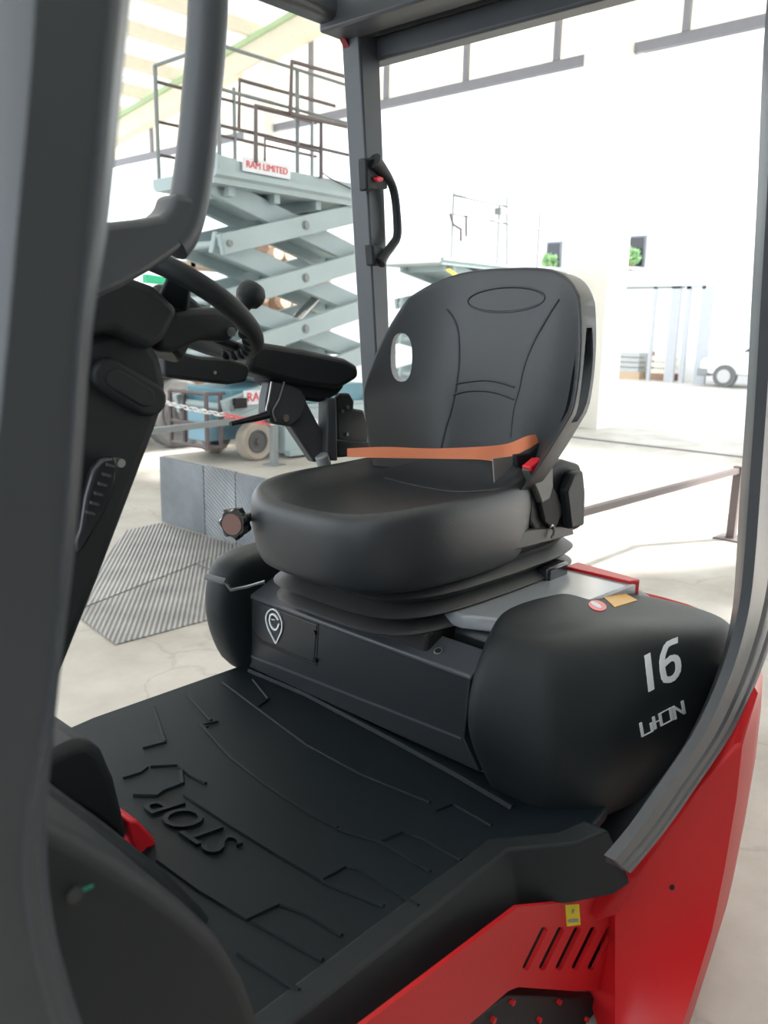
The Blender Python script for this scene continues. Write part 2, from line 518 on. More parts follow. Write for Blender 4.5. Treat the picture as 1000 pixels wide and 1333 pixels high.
bm = bmesh.new(); tube_bm(bm, [q0, q1], 0.026, 4); obj('rail', bm, RAILG, gr2, smooth=False)
box('post', (q0.x - 0.03, q0.y - 0.03, 0), (q0.x + 0.03, q0.y + 0.03, q0.z), RAILG, gr2)
ch = empty('barrier_chain', (3.76, 5.2, 0.85), 'white and red plastic barrier chain hanging along the dock edge', 'chain')
cp = smoothpath([P(x, y_, 0, 3.34) for x, y_ in ((190, 516), (235, 529), (290, 540), (345, 550), (405, 549), (450, 543), (500, 530))], 24)
acc = 0; last = cp[0]; k = 0; ringme = {}
for ci, q in enumerate(cp):
    acc += (q - last).length; last_seg = (q - last); last = q
    if acc > 0.042 and last_seg.length > 0:
        acc = 0
        if k % 2 not in ringme:
            bm = bmesh.new(); tube_bm(bm, [(0.032 * math.cos(t), 0.016 * math.sin(t), 0) for t in [2 * PI * i / 8 for i in range(8)]], 0.0055, 4, True)
            me = bpy.data.meshes.new('chain_link'); bm.to_mesh(me); bm.free(); ringme[k % 2] = me; me.materials.append(CHW)
        redl = 0.33 < ci / len(cp) < 0.52 or ci / len(cp) > 0.74
        if redl:
            if 'r' not in ringme:
                ringme['r'] = ringme[0].copy(); ringme['r'].materials.clear(); ringme['r'].materials.append(CHR)
            me = ringme['r']
        else: me = ringme[k % 2]
        o = bpy.data.objects.new('chain_link', me); COL.objects.link(o); o.parent = ch; o.matrix_parent_inverse = WM[ch].inverted()
        rot = last_seg.to_track_quat('X', 'Z').to_matrix().to_4x4() @ Matrix.Rotation(PI / 2 * (k % 2) + 0.5, 4, 'X')
        o.matrix_basis = Matrix.Translation(q) @ rot
        k += 1


# ================================================================== SCISSOR LIFTS
def wheel(c, r, wd, m, parent, nm='wheel'):
    c = Vector(c)
    o = loft(nm, [[c + Vector((rr * math.cos(t), yy_, rr * math.sin(t))) for t in [2 * PI * i / 32 for i in range(32)]]
                  for rr, yy_ in ((r * 0.6, -wd * 0.42), (r * 0.9, -wd * 0.5), (r, -wd * 0.36), (r, wd * 0.36), (r * 0.9, wd * 0.5), (r * 0.6, wd * 0.42))], m, parent, ang=40)
    h = loft('hub', [[c + Vector((rr * math.cos(t), yy_, rr * math.sin(t))) for t in [2 * PI * i / 24 for i in range(24)]]
                     for rr, yy_ in ((r * 0.6, -wd * 0.40), (r * 0.6, -wd * 0.5), (r * 0.52, -wd * 0.5), (r * 0.46, -wd * 0.44), (r * 0.2, -wd * 0.44), (r * 0.17, -wd * 0.58), (r * 0.05, -wd * 0.58))], HUB, o, cap=True, ang=30)
    return o


def lift(x0, x1, y0, y1, zb, ztop, n, label, detail=True, dk=True):
    e = empty('scissor_lift', ((x0 + x1) / 2, (y0 + y1) / 2, zb), label, 'lift')
    L = x1 - x0
    xc = (x0 + x1) / 2 + 0.02 * L; hs = L * 0.44
    zlow = zb + 0.40
    dz = (ztop - zlow) / n
    for i in range(n):
        za, zb_ = zlow + i * dz, zlow + (i + 1) * dz
        for (yy_, s, hgt) in ((y0 + 0.03, 1, 0.14), (y0 + 0.12, -1, 0.15), (y1 - 0.03, 1, 0.14), (y1 - 0.12, -1, 0.15)):
            a = Vector((xc - hs * s, yy_, za if s > 0 else za)); b = Vector((xc + hs * s, yy_, zb_))
            dr = (b - a).normalized(); up = Vector((-dr.z, 0, dr.x)) * hgt / 2
            if up.z < 0: up = -up
            a -= dr * 0.05; b += dr * 0.05
            o = prism('scissor_arm', [a - up + Vector((0, -0.025, 0)), b - up + Vector((0, -0.025, 0)), b + up + Vector((0, -0.025, 0)), a + up + Vector((0, -0.025, 0))], (0, 0.05, 0), TEAL, e, 0.008)
            if detail:
                for q in (a + dr * 0.06, (a + b) / 2, b - dr * 0.06):
                    cyl('pivot_pin', q + Vector((0, -0.04, 0)), q + Vector((0, 0.03, 0)), 0.022, RAILG, o, 10)
        # wide web plates between the inner arms
        a = Vector((xc + hs, y0 + 0.14, za)); b = Vector((xc - hs, y0 + 0.14, zb_)); dr = (b - a).normalized()
        for t0, t1 in ((0.05, 0.36), (0.62, 0.93)):
            p0, p1 = a.lerp(b, t0), a.lerp(b, t1)
            prism('web_plate', [p0, p1, p1 + Vector((0, y1 - y0 - 0.28, 0)), p0 + Vector((0, y1 - y0 - 0.28, 0))], (0, 0, 0.02), TEAL, e)
        for xx in (xc - hs, xc + hs):
            cyl('cross_tube', (xx, y0 + 0.02, za if i == 0 else za), (xx, y1 - 0.02, za), 0.028, TEAL, e, 10)
        cyl('cross_tube', (xc, y0, (za + zb_) / 2), (xc, y1, (za + zb_) / 2), 0.035, RAILG, e, 12)
    if detail:
        tube('hydraulic_ram', [(xc - hs * 0.2, (y0 + y1) / 2, zlow + dz), (xc + hs * 0.6, (y0 + y1) / 2, zlow + 2.2 * dz)], 0.035, STEEL, e, 12)
    # deck
    bm = bmesh.new()
    prism_bm(bm, [(x0, y0 - 0.02, ztop), (x0, y0 - 0.02, ztop + 0.035), (x0, y0 - 0.05, ztop + 0.05), (x0, y0 - 0.05, ztop + 0.085), (x0, y1 + 0.05, ztop + 0.085), (x0, y1 + 0.05, ztop + 0.03), (x0, y1 + 0.02, ztop)], (L, 0, 0))
    obj('platform_deck', bm, TEAL, e, smooth=False)
    for t in (0.1, 0.35, 0.6, 0.85):
        box('deck_joist', (x0 + L * t, y0 + 0.03, ztop - 0.06), (x0 + L * t + 0.05, y1 - 0.03, ztop + 0.001), TEAL, e)
    return e, xc, hs


DK = 0.512
e, xc, hs = lift(3.46, 5.06, 4.75, 5.40, DK, 2.40, 4, 'tall grey teal scissor lift raised on the dock left of the seat', True)
# guard rails of the platform
zt = 2.48
def R4(name, pts, r=0.012, m=RAILG, par=None):
    bm = bmesh.new(); tube_bm(bm, pts, r, 6); return obj(name, bm, m, par or e, ang=50)
yN, yF = 4.74, 5.46
for (x, y_) in ((3.52, yN), (4.2, yN), (4.9, yN), (3.52, yF), (4.2, yF), (5.0, yF)):
    top = 3.24
    R4('rail_post', [(x, y_, zt), (x, y_, top)], 0.016)
for z, m in ((3.24, RAILG), (2.98, RAILG), (2.76, RAILB)):
    R4('guard_rail', [(3.52, yN, z), (4.95, yN, z)], 0.012, m)
    R4('guard_rail', [(3.52, yF, z - 0.1), (5.05, yF, z - 0.1)], 0.012, RAILB)
    if z > 3: R4('guard_rail', [(3.52, yN, z), (3.52, yF, z)], 0.012, m)
R4('gate_frame', [P(333, 212, 1, 4.70), P(333, 138, 1, 4.70), P(418, 158, 1, 4.70), P(418, 232, 1, 4.70)], 0.016, RAILB)
R4('gate_frame', [P(378, 148, 1, 4.66), P(380, 80, 1, 4.66), P(465, 104, 1, 4.66), P(465, 168, 1, 4.66), P(378, 148, 1, 4.66)], 0.016, RAILB)
R4('gate_frame', [P(311, 170, 1, 5.0), P(312, 104, 1, 5.0), P(400, 128, 1, 5.0), P(436, 138, 1, 5.0)], 0.014, RAILB)
R4('gate_frame', [P(345, 210, 1, 4.70), P(345, 180, 1, 4.70), P(418, 198, 1, 4.70)], 0.010, RAILB)
pn = box('toe_board', (3.52, 4.72, 2.485), (4.9, 4.735, 2.56), TEAL, e)
sg = prism('company_sign', [(3.68, 4.700, 2.50), (4.10, 4.700, 2.50), (4.10, 4.700, 2.59), (3.68, 4.700, 2.59)], (0, 0.01, 0), WHITE, e)
text('sign_lettering', 'RAM LIMITED', (3.89, 4.698, 2.545), (1, 0, 0), (0, 0, 1), 0.062, 0.003, REDP, sg)
plate('control_box', [(266, 212), (288, 196), (288, 224), (270, 238)], 1, 4.80, 0.2, TEAL, e, 0.01)
plate('control_box', [(284, 200), (308, 207), (308, 226), (284, 221)], 1, 4.71, 0.06, TEAL, e, 0.008)
tube('socket_cable', smoothpath([P(x, y_, 1, 4.70) for x, y_ in ((420, 225), (430, 232), (445, 240), (466, 250))], 4), 0.005, DARK, e, 6)
# chassis
box('chassis', (3.95, 4.84, DK + 0.10), (5.1, 5.34, DK + 0.40), TEAL2, e, 0.01)
box('chassis_nose', (3.52, 4.98, DK + 0.14), (3.98, 5.2, DK + 0.36), mat('pale blue paint', (0.24, 0.42, 0.52), 0.45), e, 0.01)
box('side_box', (4.05, 4.72, DK + 0.03), (5.1, 4.84, DK + 0.36), TEAL, e, 0.008)
box('step_bar', (4.05, 4.66, DK + 0.02), (5.1, 4.72, DK + 0.06), TEAL, e)
box('top_rail', (3.6, 4.76, DK + 0.33), (5.1, 4.82, DK + 0.39), TEAL, e, 0.004)
box('upper_box', (3.62, 4.80, DK + 0.385), (5.0, 5.35, DK + 0.53), TEAL2, e, 0.01)
sg = box('company_sign', (3.69, 4.735, DK + 0.42), (4.00, 4.75, DK + 0.52), WHITE, e)
text('sign_lettering', 'RAM', (3.80, 4.732, DK + 0.471), (1, 0, 0), (0, 0, 1), 0.09, 0.003, REDP, sg)
for yy_ in (4.80, 5.30): wheel((3.82, yy_, DK + 0.145), 0.142, 0.11, TYRE, e)
for yy_ in (4.80, 5.30): wheel((4.95, yy_, DK + 0.145), 0.142, 0.11, TYRE, e)
for x in (3.44, 3.56):
    for yy_ in (4.85, 5.3): R4('bumper_frame_post', [(x, yy_, DK + 0.1), (x, yy_, DK + 0.5)], 0.018, RAILB)
for z in (0.12, 0.28, 0.5): R4('bumper_frame_bar', [(3.44, 5.3, DK + z), (3.44, 4.85, DK + z), (3.60, 4.85, DK + z)], 0.014, RAILB)
R4('brace', [(3.60, 4.85, DK + 0.40), (4.0, 4.85, DK + 0.52)], 0.010, TEAL)
box('tail_lamp', (3.60, 4.72, DK + 0.40), (3.70, 4.76, DK + 0.47), DARK, e)

e2, xc2, hs2 = lift(8.42, 12.0 - 0.6, 6.8, 7.75, 0.0, 2.28, 4, 'pale overexposed scissor lift standing behind the seat back', True)
def R5(name, pts, r=0.014, m=RAILG):
    bm = bmesh.new(); tube_bm(bm, pts, r, 6); return obj(name, bm, m, e2, ang=50)
for x in (8.6, 9.6, 10.6):
    R5('rail_post', [(x, 6.78, 2.36), (x, 6.78, 3.15)], 0.012, RAILG)
for z in (3.12, 2.9): R5('guard_rail', [(8.6, 6.78, z), (10.6, 6.78, z)], 0.016, RAILG)
R5('gate_frame', [P(586, 278, 1, 6.75), P(590, 292, 1, 6.75), P(600, 298, 1, 6.75), P(600, 314, 1, 6.75)], 0.018, RAILB)
R5('gate_frame', [P(607, 280, 1, 6.75), P(607, 308, 1, 6.75)], 0.016, RAILB)
R5('antenna_post', [P(660, 256, 1, 6.75), P(660, 345, 1, 6.75)], 0.012, RAILG)
plate('control_box', [(652, 270), (662, 270), (662, 279), (652, 279)], 1, 6.7, 0.1, RAILG, e2)
box('end_panel', (8.36, 6.8, 2.30), (8.42, 7.75, 2.5), WHITEW, e2)
box('chassis', (8.6, 6.85, 0.2), (11.2, 7.7, 0.42), TEAL2, e2, 0.02)
for xx in (8.9, 10.9):
    for yy_ in (6.85, 7.7): wheel((xx, yy_, 0.21), 0.21, 0.15, TYRE, e2)
plate('hazard_stripe', [(581, 351), (586, 350), (600, 360), (594, 361)], 1, 6.79, 0.01, YELLOW, e2)

# big tyre and old machinery beyond the dock
tv = empty('tractor', (5.9, 8.9, 0), 'old tractor with worn grey tyres parked beyond the dock behind the lift', 'tractor')
wheel((5.72, 8.7, 0.42), 0.42, 0.28, TYRED, tv)
wheel((7.3, 8.7, 0.42), 0.42, 0.28, TYRED, tv)
wheel((5.72, 9.8, 0.42), 0.42, 0.28, TYRED, tv)
wheel((7.3, 9.8, 0.42), 0.42, 0.28, TYRED, tv)
box('body', (5.6, 8.9, 0.35), (7.6, 9.7, 0.95), RUST, tv, 0.05)
box('mudguard', (5.3, 8.6, 0.88), (6.2, 9.85, 0.96), mat('tan board', (0.45, 0.36, 0.27), 0.8), tv, 0.02)
rk = empty('storage_rack', (8.0, 10.2, 0), 'tall steel rack of salvaged engines seen through the scissor arms', 'rack')
for x in (6.9, 8.2, 9.5):
    for y_ in (10.0, 10.6): box('upright', (x, y_, 0), (x + 0.08, y_ + 0.08, 2.5), RUST, rk)
for z in (0.9, 1.55, 2.25): box('shelf', (6.85, 10.0, z), (9.6, 10.7, z + 0.08), mat('tan board', (0.45, 0.36, 0.27), 0.8), rk)
BRWN = mat('light brown iron', (0.50, 0.38, 0.28), 0.7, var=0.4, vscale=10)
def engine(x, y_, z, s, lab):
    g = empty('engine', (x, y_, z), lab, 'engine', )
    box('block', (x - 0.22 * s, y_ - 0.15, z), (x + 0.22 * s, y_ + 0.2, z + 0.34 * s), RUST, g, 0.02)
    for k in range(2):
        cyl('cylinder', (x - 0.12 * s + 0.22 * s * k, y_ - 0.28, z + 0.2 * s), (x - 0.12 * s + 0.22 * s * k, y_ + 0.1, z + 0.2 * s), 0.10 * s, BRWN, g, 16)
    cyl('intake_pipe', (x, y_, z + 0.3 * s), (x + 0.05, y_, z + 0.48 * s), 0.05 * s, BRWN, g, 12)
    cyl('pulley', (x + 0.2 * s, y_ - 0.22, z + 0.1 * s), (x + 0.2 * s, y_ - 0.14, z + 0.1 * s), 0.08 * s, HUB, g, 16)
engine(8.45, 10.1, 2.33, 1.0, 'rusty brown engine block on the top shelf of the rack, nearest the seat')
engine(7.35, 10.1, 2.33, 0.55, 'small rusty engine on the top shelf of the rack above the steering wheel')
engine(8.6, 10.1, 1.63, 1.1, 'rusty engine with round ends on the middle shelf under the top one')
engine(9.1, 10.1, 0.98, 1.0, 'dark rusty engine on the lowest shelf of the rack')
engine(7.6, 10.1, 1.63, 0.8, 'low rusty engine on the middle shelf just right of the green awning')
ga = empty('market_awning', (6.3, 9.3, 0), 'small bright green awning on a thin pole seen through the steering wheel', 'awning')
prism('canopy', [(6.05, 9.75, 1.99), (7.0, 9.75, 1.95), (7.0, 9.75, 2.03), (6.05, 9.75, 2.10)], (0, 0.12, 0), GREEN, ga, 0.01)
box('pole', (6.62, 9.78, 0), (6.68, 9.84, 1.97), GREEN, ga)

# ================================================================== THE FORKLIFT TRUCK
T = empty('forklift_truck', (1.2, 1.27, 0.0), 'black and red electric forklift truck with open cab and black driver seat', 'forklift')
MZ = 0.55
# --- floor tray and mat
matpts = [P(x, y_, 2, MZ) for x, y_ in ((430, 1290), (664, 1105), (752, 1097), (792, 1050))]
mp = [Vector((0.40, 0.74, MZ)), matpts[0], matpts[1], matpts[2], matpts[3], Vector((1.60, 0.80, MZ)), Vector((1.60, 1.74, MZ)), Vector((1.395, 1.775, MZ)), Vector((0.90, 1.775, MZ)), Vector((0.40, 1.70, MZ))]
fm = prism('floor_mat', [p + Vector((0, 0, -0.03)) for p in mp], (0, 0, 0.03), RUBBER, T, 0.006)
box('floor_pan', (0.30, 0.80, 0.40), (1.7, 1.72, 0.519), PANEL, T)
ridge = [[(270, 947), (262, 944), (284, 939)], [(186, 974), (216, 966)], [(160, 1013), (183, 1006), (192, 999)],
         [(262, 943), (300, 985), (345, 1020), (400, 1057), (440, 1078)],
         [(196, 998), (232, 996), (248, 1010), (268, 1020)],
         [(240, 1035), (300, 1075), (360, 1112), (418, 1146), (450, 1128), (470, 1132), (500, 1152), (545, 1180)],
         [(205, 1120), (260, 1160), (322, 1197), (364, 1177), (400, 1190), (445, 1218)],
         [(330, 885), (350, 910), (334, 922)],
         [(200, 920), (215, 965)], [(245, 905), (275, 938)], [(290, 888), (330, 918), (400, 970), (470, 1008), (560, 1045)],
         [(418, 1147), (500, 1180)], [(330, 1200), (420, 1250)], [(310, 1240), (390, 1290)],
         [(495, 1095), (525, 1083), (550, 1092), (600, 1120)], [(566, 1056), (590, 1047), (640, 1075)],
         [(440, 1080), (495, 1096), (560, 1135)], [(325, 873), (400, 905), (520, 968), (600, 1012), (668, 1052)]]
for i, r in enumerate(ridge):
    pts = [P(x, y_, 2, MZ + 0.001) for x, y_ in r]
    if len(pts) > 2 and i not in (0, 6, 7): pass
    tube('tread_ridge', pts, 0.0042 if i < 17 else 0.009, RUBBER, fm, 6)
# embossed word and arrow, readable from the seat
c = (P(290, 1098, 2, MZ) + P(222, 1056, 2, MZ)) / 2
ud = (P(215, 1050, 2, MZ) - P(290, 1100, 2, MZ)).normalized()
vd = Vector((0, 0, 1)).cross(ud)
text('stop_lettering', 'STOP', c + Vector((0, 0, 0.002)), ud, vd, 0.098, 0.010, RUBBER, fm, shear=0.25)
arrow = [(174, 1036), (206, 1036), (211, 1030), (236, 1020), (233, 1028), (216, 1034), (210, 1030), (209, 1038), (175, 1040)]
tube('arrow_mark', [P(x, y_, 2, MZ + 0.001) for x, y_ in ((174, 1035), (205, 1036), (212, 1030), (238, 1020), (236, 1004))], 0.005, RUBBER, fm, 6)
# --- near sill trim (black upright band)
st = [P(x, y_, 1, 0.745) for x, y_ in ((380, 1330), (430, 1290), (664, 1105), (690, 1160), (675, 1185), (477, 1330), (400, 1395))]
A = [(345, 1357), (430, 1290), (664, 1105)]
ringT, ringB = [], []
topl = [P(345, 1357, 2, MZ + .002), P(430, 1290, 2, MZ + .002), P(664, 1105, 2, MZ + .002), P(752, 1097, 2, MZ + .002), P(792, 1080, 1, 0.62), P(812, 1128, 1, 0.60)]
botl = [P(400, 1390, 1, 0.705), P(480, 1336, 1, 0.705), P(676, 1184, 1, 0.705), P(747, 1176, 1, 0.655), P(800, 1165, 1, 0.615), P(822, 1150, 1, 0.595)]
bm = bmesh.new()
tv_ = [bm.verts.new(p) for p in topl]; bv_ = [bm.verts.new(p) for p in botl]
ti_ = [bm.verts.new(p + Vector((0, 0.05, 0.0))) for p in topl]; bi_ = [bm.verts.new(p + Vector((0, 0.05, 0))) for p in botl]
for i in range(len(topl) - 1):
    for a_, b_ in ((tv_, bv_), (ti_, tv_), (bv_, bi_), (bi_, ti_)):
        bm.faces.new([a_[i], a_[i + 1], b_[i + 1], b_[i]])
bm.faces.new([tv_[0], bv_[0], bi_[0], ti_[0]]); bm.faces.new([tv_[-1], ti_[-1], bi_[-1], bv_[-1]])
bev(obj('sill_trim', bm, PLASTIC, T), 0.006, 2)
# --- red lower side panel with slots (2D curve with holes, turned into a mesh)
def holed(name, outer, holes, ax, val, th, m, parent):
    cu = bpy.data.curves.new(name, 'CURVE'); cu.dimensions = '2D'; cu.fill_mode = 'BOTH'; cu.extrude = th / 2
    def to2(p): return (p.x, p.z) if ax == 1 else (p.y, p.z)
    for pts in [outer] + holes:
        s = cu.splines.new('POLY'); s.points.add(len(pts) - 1)
        for i, (x, y_) in enumerate(pts):
            q = to2(P(x, y_, ax, val)); s.points[i].co = (q[0], q[1], 0, 1)
        s.use_cyclic_u = True
    o = bpy.data.objects.new(name, cu); COL.objects.link(o)
    me = bpy.data.meshes.new_from_object(o.evaluated_get(bpy.context.evaluated_depsgraph_get()))
    bpy.data.objects.remove(o); bpy.data.curves.remove(cu)
    for v in me.vertices:
        a_, b_, c_ = v.co
        v.co = (a_, val + th / 2 + c_, b_) if ax == 1 else (val + th / 2 + c_, a_, b_)
    return link(name, me, m, parent)
def capsule(x0, y0, x1, y1, r, n=5):
    a = Vector((x0, y0)); b = Vector((x1, y1)); d_ = (b - a).normalized(); t = math.atan2(d_.y, d_.x); out = []
    for c_, s in ((b, -PI / 2), (a, PI / 2)):
        for i in range(n + 1):
            g = t + s + PI * i / n; out.append((c_.x + r * math.cos(g), c_.y + r * math.sin(g)))
    return out
slots = [capsule(x + 23.5, 1211, x, 1259, 4.6) for x in (685, 706.5, 728, 749, 770)]
step = [(560, 1400), (612, 1333), (662, 1290), (675, 1285), (745, 1290), (780, 1289), (806, 1303), (800, 1320), (780, 1345), (740, 1400)]
RY = 0.668
holed('side_panel', [(380, 1420), (470, 1337), (674, 1181), (742, 1174), (804, 1158), (812, 1170), (810, 1420)], slots + [step], 1, RY, 0.008, RED, T)
plate('slot_backing', [(670, 1200), (800, 1200), (800, 1268), (670, 1268)], 1, RY + 0.022, 0.02, DARK, T)
sw = plate('step_well', [(540, 1400), (600, 1290), (820, 1282), (822, 1400)], 1, RY + 0.09, 0.02, DARK, T)
stp = prism('step_tread', [P(600, 1340, 1, RY + 0.02), P(662, 1296, 1, RY + 0.02), P(800, 1300, 1, RY + 0.02), P(770, 1345, 1, RY + 0.02), P(740, 1420, 1, RY + 0.02), P(560, 1420, 1, RY + 0.02)], (0, 0.03, 0), PLASTIC, T, 0.004)
for (x, y_) in ((665, 1303), (726, 1303), (640, 1326), (700, 1326), (762, 1326), (672, 1350), (735, 1350)):
    q = P(x, y_, 1, RY + 0.02)
    cyl('grip_stud', q, q - Vector((0, 0.008, 0)), 0.0055, RED, stp, 10)
lb = plate('warning_label', [(737, 1178), (754, 1177), (756, 1204), (739, 1206)], 1, RY - 0.002, 0.002, YELLOW, T)
q = P(746, 1186, 1, RY - 0.003); cyl('label_symbol', q, q - Vector((0, 0.001, 0)), 0.0045, GREYTAG, lb, 10)
plate('label_symbol', [(740, 1197), (753, 1196), (753, 1200), (740, 1201)], 1, RY - 0.003, 0.001, GREYTAG, lb)
# --- red counterweight at the rear
def cw_ring(z, x0, y0, xt, yt, a=0.55, b=0.42):
    pts = [Vector((1.66, 0.86, z)), Vector((x0 + 0.03, y0 + 0.06, z)), Vector((x0 + 0.002, y0 + 0.010, z)), Vector((x0 + 0.008, y0 + 0.002, z))]
    for t in (0.1, 0.2, 0.3, 0.4, 0.5, 0.6, 0.7, 0.8, 0.9): pts.append(Vector((lerp(x0 + 0.012, xt, t), lerp(y0, yt, t) - 0.006 * math.sin(PI * t), z)))
    for i in range(0, 9):
        g = PI / 2 * i / 8
        pts.append(Vector((xt + a * math.sin(g), yt + b * (1 - math.cos(g)), z)))
    pts.append(Vector((xt + a, 1.27, z)))
    return pts + [Vector((p.x, 2.54 - p.y, p.z)) for p in pts[-2::-1]]
lim = [P(x, y_, 1, v_) for x, y_, v_ in ((800, 1180, 0.645), (815, 1152, 0.63), (850, 1108, 0.60), (880, 1068, 0.58), (908, 1030, 0.56), (935, 990, 0.545), (958, 955, 0.535), (984, 900, 0.52))]
def zlim(x):
    if x <= lim[0].x: return lim[0].z
    for p_, q_ in zip(lim, lim[1:]):
        if x <= q_.x: return lerp(p_.z, q_.z, (x - p_.x) / (q_.x - p_.x))
    return lim[-1].z
def edge_x(z, y_):
    lo, hi = 900.0, 1500.0
    for _ in range(30):
        m_ = (lo + hi) / 2
        if P(806, m_, 1, y_).z > z: lo = m_
        else: hi = m_
    return P(806, lo, 1, y_).x
cwr = [cw_ring(z_, edge_x(z_, y0_), y0_, xt_, yt_) for z_, y0_, xt_, yt_ in ((0.02, 0.585, 1.40, 0.490), (0.08, 0.605, 1.48, 0.495), (0.15, 0.625, 1.56, 0.50), (0.23, 0.642, 1.64, 0.505), (0.36, 0.65, 1.69, 0.51), (0.52, 0.65, 1.71, 0.51), (0.64, 0.65, 1.72, 0.515), (0.72, 0.645, 1.72, 0.52), (0.80, 0.645, 1.71, 0.53))]
for r_ in cwr[4:]:
    for p_ in r_: p_.z = min(p_.z, zlim(p_.x) - (0.8 - p_.z) * 0.02)
loft('counterweight', cwr, RED, T, ang=28)
ctw = bvh_of(bpy.data.objects['counterweight'])
q, nq = hit(ctw, 875, 1155, 0.0)
cyl('tow_hole', q - nq * 0.01, q + nq * 0.0012, 0.006, DARK, T, 14)
top_, bot_ = [], []
for k_ in range(15):
    x_ = lerp(1.47, 1.86, k_ / 14); z_ = zlim(x_) + 0.004; yn_ = lerp(0.645, 0.53, min(1, (x_ - 1.49) / 0.22)) + 0.012
    top_.append(Vector((x_, yn_, z_))); bot_.append(Vector((x_, 0.95, z_)))
bm = bmesh.new()
va = [bm.verts.new(p) for p in top_]; vb = [bm.verts.new(p) for p in bot_]; vc = [bm.verts.new(p + Vector((0, 0, 0.006))) for p in top_]; vd_ = [bm.verts.new(p + Vector((0, 0, 0.006))) for p in bot_]
for k_ in range(14):
    for a_, b_ in ((va, vb), (vd_, vc), (vc, va), (vb, vd_)): bm.faces.new([a_[k_], a_[k_ + 1], b_[k_ + 1], b_[k_]])
bm.faces.new([va[0], vb[0], vd_[0], vc[0]]); bm.faces.new([va[-1], vc[-1], vd_[-1], vb[-1]])
obj('cover_skirt', bm, PLASTIC, T)
# --- hood
hd = prism('hood', [Vector(p) for p in ((1.46, 0.86, 0.56), (1.98, 0.84, 0.56), (2.10, 1.0, 0.56), (2.10, 1.6, 0.56), (1.98, 1.7, 0.56), (1.46, 1.7, 0.56))], (0, 0, 0.275), PANEL, T, 0.03, 3)
hood_top = prism('hood_plate', [P(600, 800, 2, 0.865), P(652, 806, 2, .865), P(768, 782, 2, 0.865), P(832, 757, 2, 0.865), P(745, 736, 2, 0.865), (2.0, 1.65, .865), (1.5, 1.65, .865)], (0, 0, -0.035), mat('hood grey with sky glare', (0.30, 0.32, 0.345), 0.16), T, 0.006)  # sky glare on the top is put into the lighter grey
prism('hood_rim', [P(735, 737, 2, 0.872), P(752, 731, 2, 0.872), P(834, 754, 2, 0.872), P(820, 757, 2, 0.872)], (0, 0, -0.05), RED, T, 0.004)
# --- near side cover carrying the number
rings = []
def cov(z, pts): return [Vector((x, y_, z)) for x, y_ in pts]
def covp(z, k, rear, tw=0.0, up=0.0):
    (bx_, by_), (c1x, c1y), (c2x, c2y), (sx, sy), (rx, ry) = k
    pts = [(bx_ + 0.16, by_ + 0.10), (bx_ + 0.075, by_ + 0.055), (bx_ + 0.01, by_ + 0.022), (bx_, by_ - 0.01), (lerp(bx_, c1x, 0.5), lerp(by_, c1y, 0.5)),
           (lerp(bx_, c1x, 0.9), lerp(by_, c1y, 0.9)), (c1x + 0.012, c1y - 0.012), (lerp(c1x, c2x, 0.5), lerp(c1y, c2y, 0.5)), (lerp(c1x, c2x, 0.88), lerp(c1y, c2y, 0.88)), (lerp(c2x, sx, 0.12), lerp(c2y, sy, 0.12)),
           (lerp(c2x, sx, 0.5), lerp(c2y, sy, 0.5)), (sx, sy), (lerp(sx, rx, 0.6), lerp(sy, ry, 0.6) - 0.01), (rx, ry), (rx + 0.07, ry + 0.05), (rx + 0.09, ry + 0.16), (rx + 0.05, 1.0)]
    n = len(pts)
    return [Vector((x, y_, z + up * max(0, (x - 1.55)) )) for x, y_ in pts]
rings = [covp(0.50, ((1.37, .86), (1.37, .79), (1.44, .70), (1.70, .645), (1.93, .64)), 0),
         covp(0.515, ((1.34, .875), (1.345, .775), (1.42, .685), (1.70, .625), (1.93, .62)), 0),
         covp(0.60, ((1.295, .885), (1.315, .755), (1.415, .668), (1.70, .610), (1.93, .60)), 0),
         covp(0.70, ((1.245, .895), (1.295, .745), (1.41, .662), (1.70, .605), (1.93, .60)), 0),
         covp(0.80, ((1.255, .89), (1.31, .755), (1.42, .672), (1.70, .615), (1.93, .61)), 0),
         covp(0.862, ((1.285, .885), (1.335, .775), (1.44, .70), (1.70, .635), (1.92, .63)), 0, up=-0.08),
         covp(0.893, ((1.315, .885), (1.36, .80), (1.46, .735), (1.70, .665), (1.88, .665)), 0, up=-0.14),
         covp(0.897, ((1.36, .89), (1.40, .84), (1.49, .79), (1.70, .72), (1.84, .72)), 0, up=-0.14)]
cover = loft('side_cover', rings, PLASTIC, T, lv=2, ang=180)
ct = bvh_of(cover)
# number and lettering printed on the cover: strokes in a little frame of its own
def strokes(fr, segs, wd):
    """fr maps (u,v) to a pixel; segs are polylines"""
    out = []
    for s in segs:
        for (a, b) in [(Vector(a).lerp(Vector(b), i / 4), Vector(a).lerp(Vector(b), (i + 1) / 4)) for a, b in zip(s, s[1:]) for i in range(4)]:
            a = Vector(a); b = Vector(b); d_ = (b - a).normalized(); n_ = Vector((-d_.y, d_.x)) * wd / 2
            a2 = a - d_ * wd * 0.3; b2 = b + d_ * wd * 0.3
            out.append([fr(*(a2 + n_)), fr(*(a2 - n_)), fr(*(b2 - n_)), fr(*(b2 + n_))])
    return out
def frame(bl, br, tl):
    return lambda u, v: (bl[0] + (br[0] - bl[0]) * u + (tl[0] - bl[0]) * v, bl[1] + (br[1] - bl[1]) * u + (tl[1] - bl[1]) * v)
f16 = frame((843.5, 902), (886.5, 879), (838, 854))
six = [(0.97, 0.95), (0.72, 0.97), (0.60, 0.85), (0.50, 0.62), (0.50, 0.20), (0.60, 0.07), (0.78, 0.04), (0.92, 0.15), (0.95, 0.35), (0.90, 0.50), (0.75, 0.57), (0.52, 0.50)]
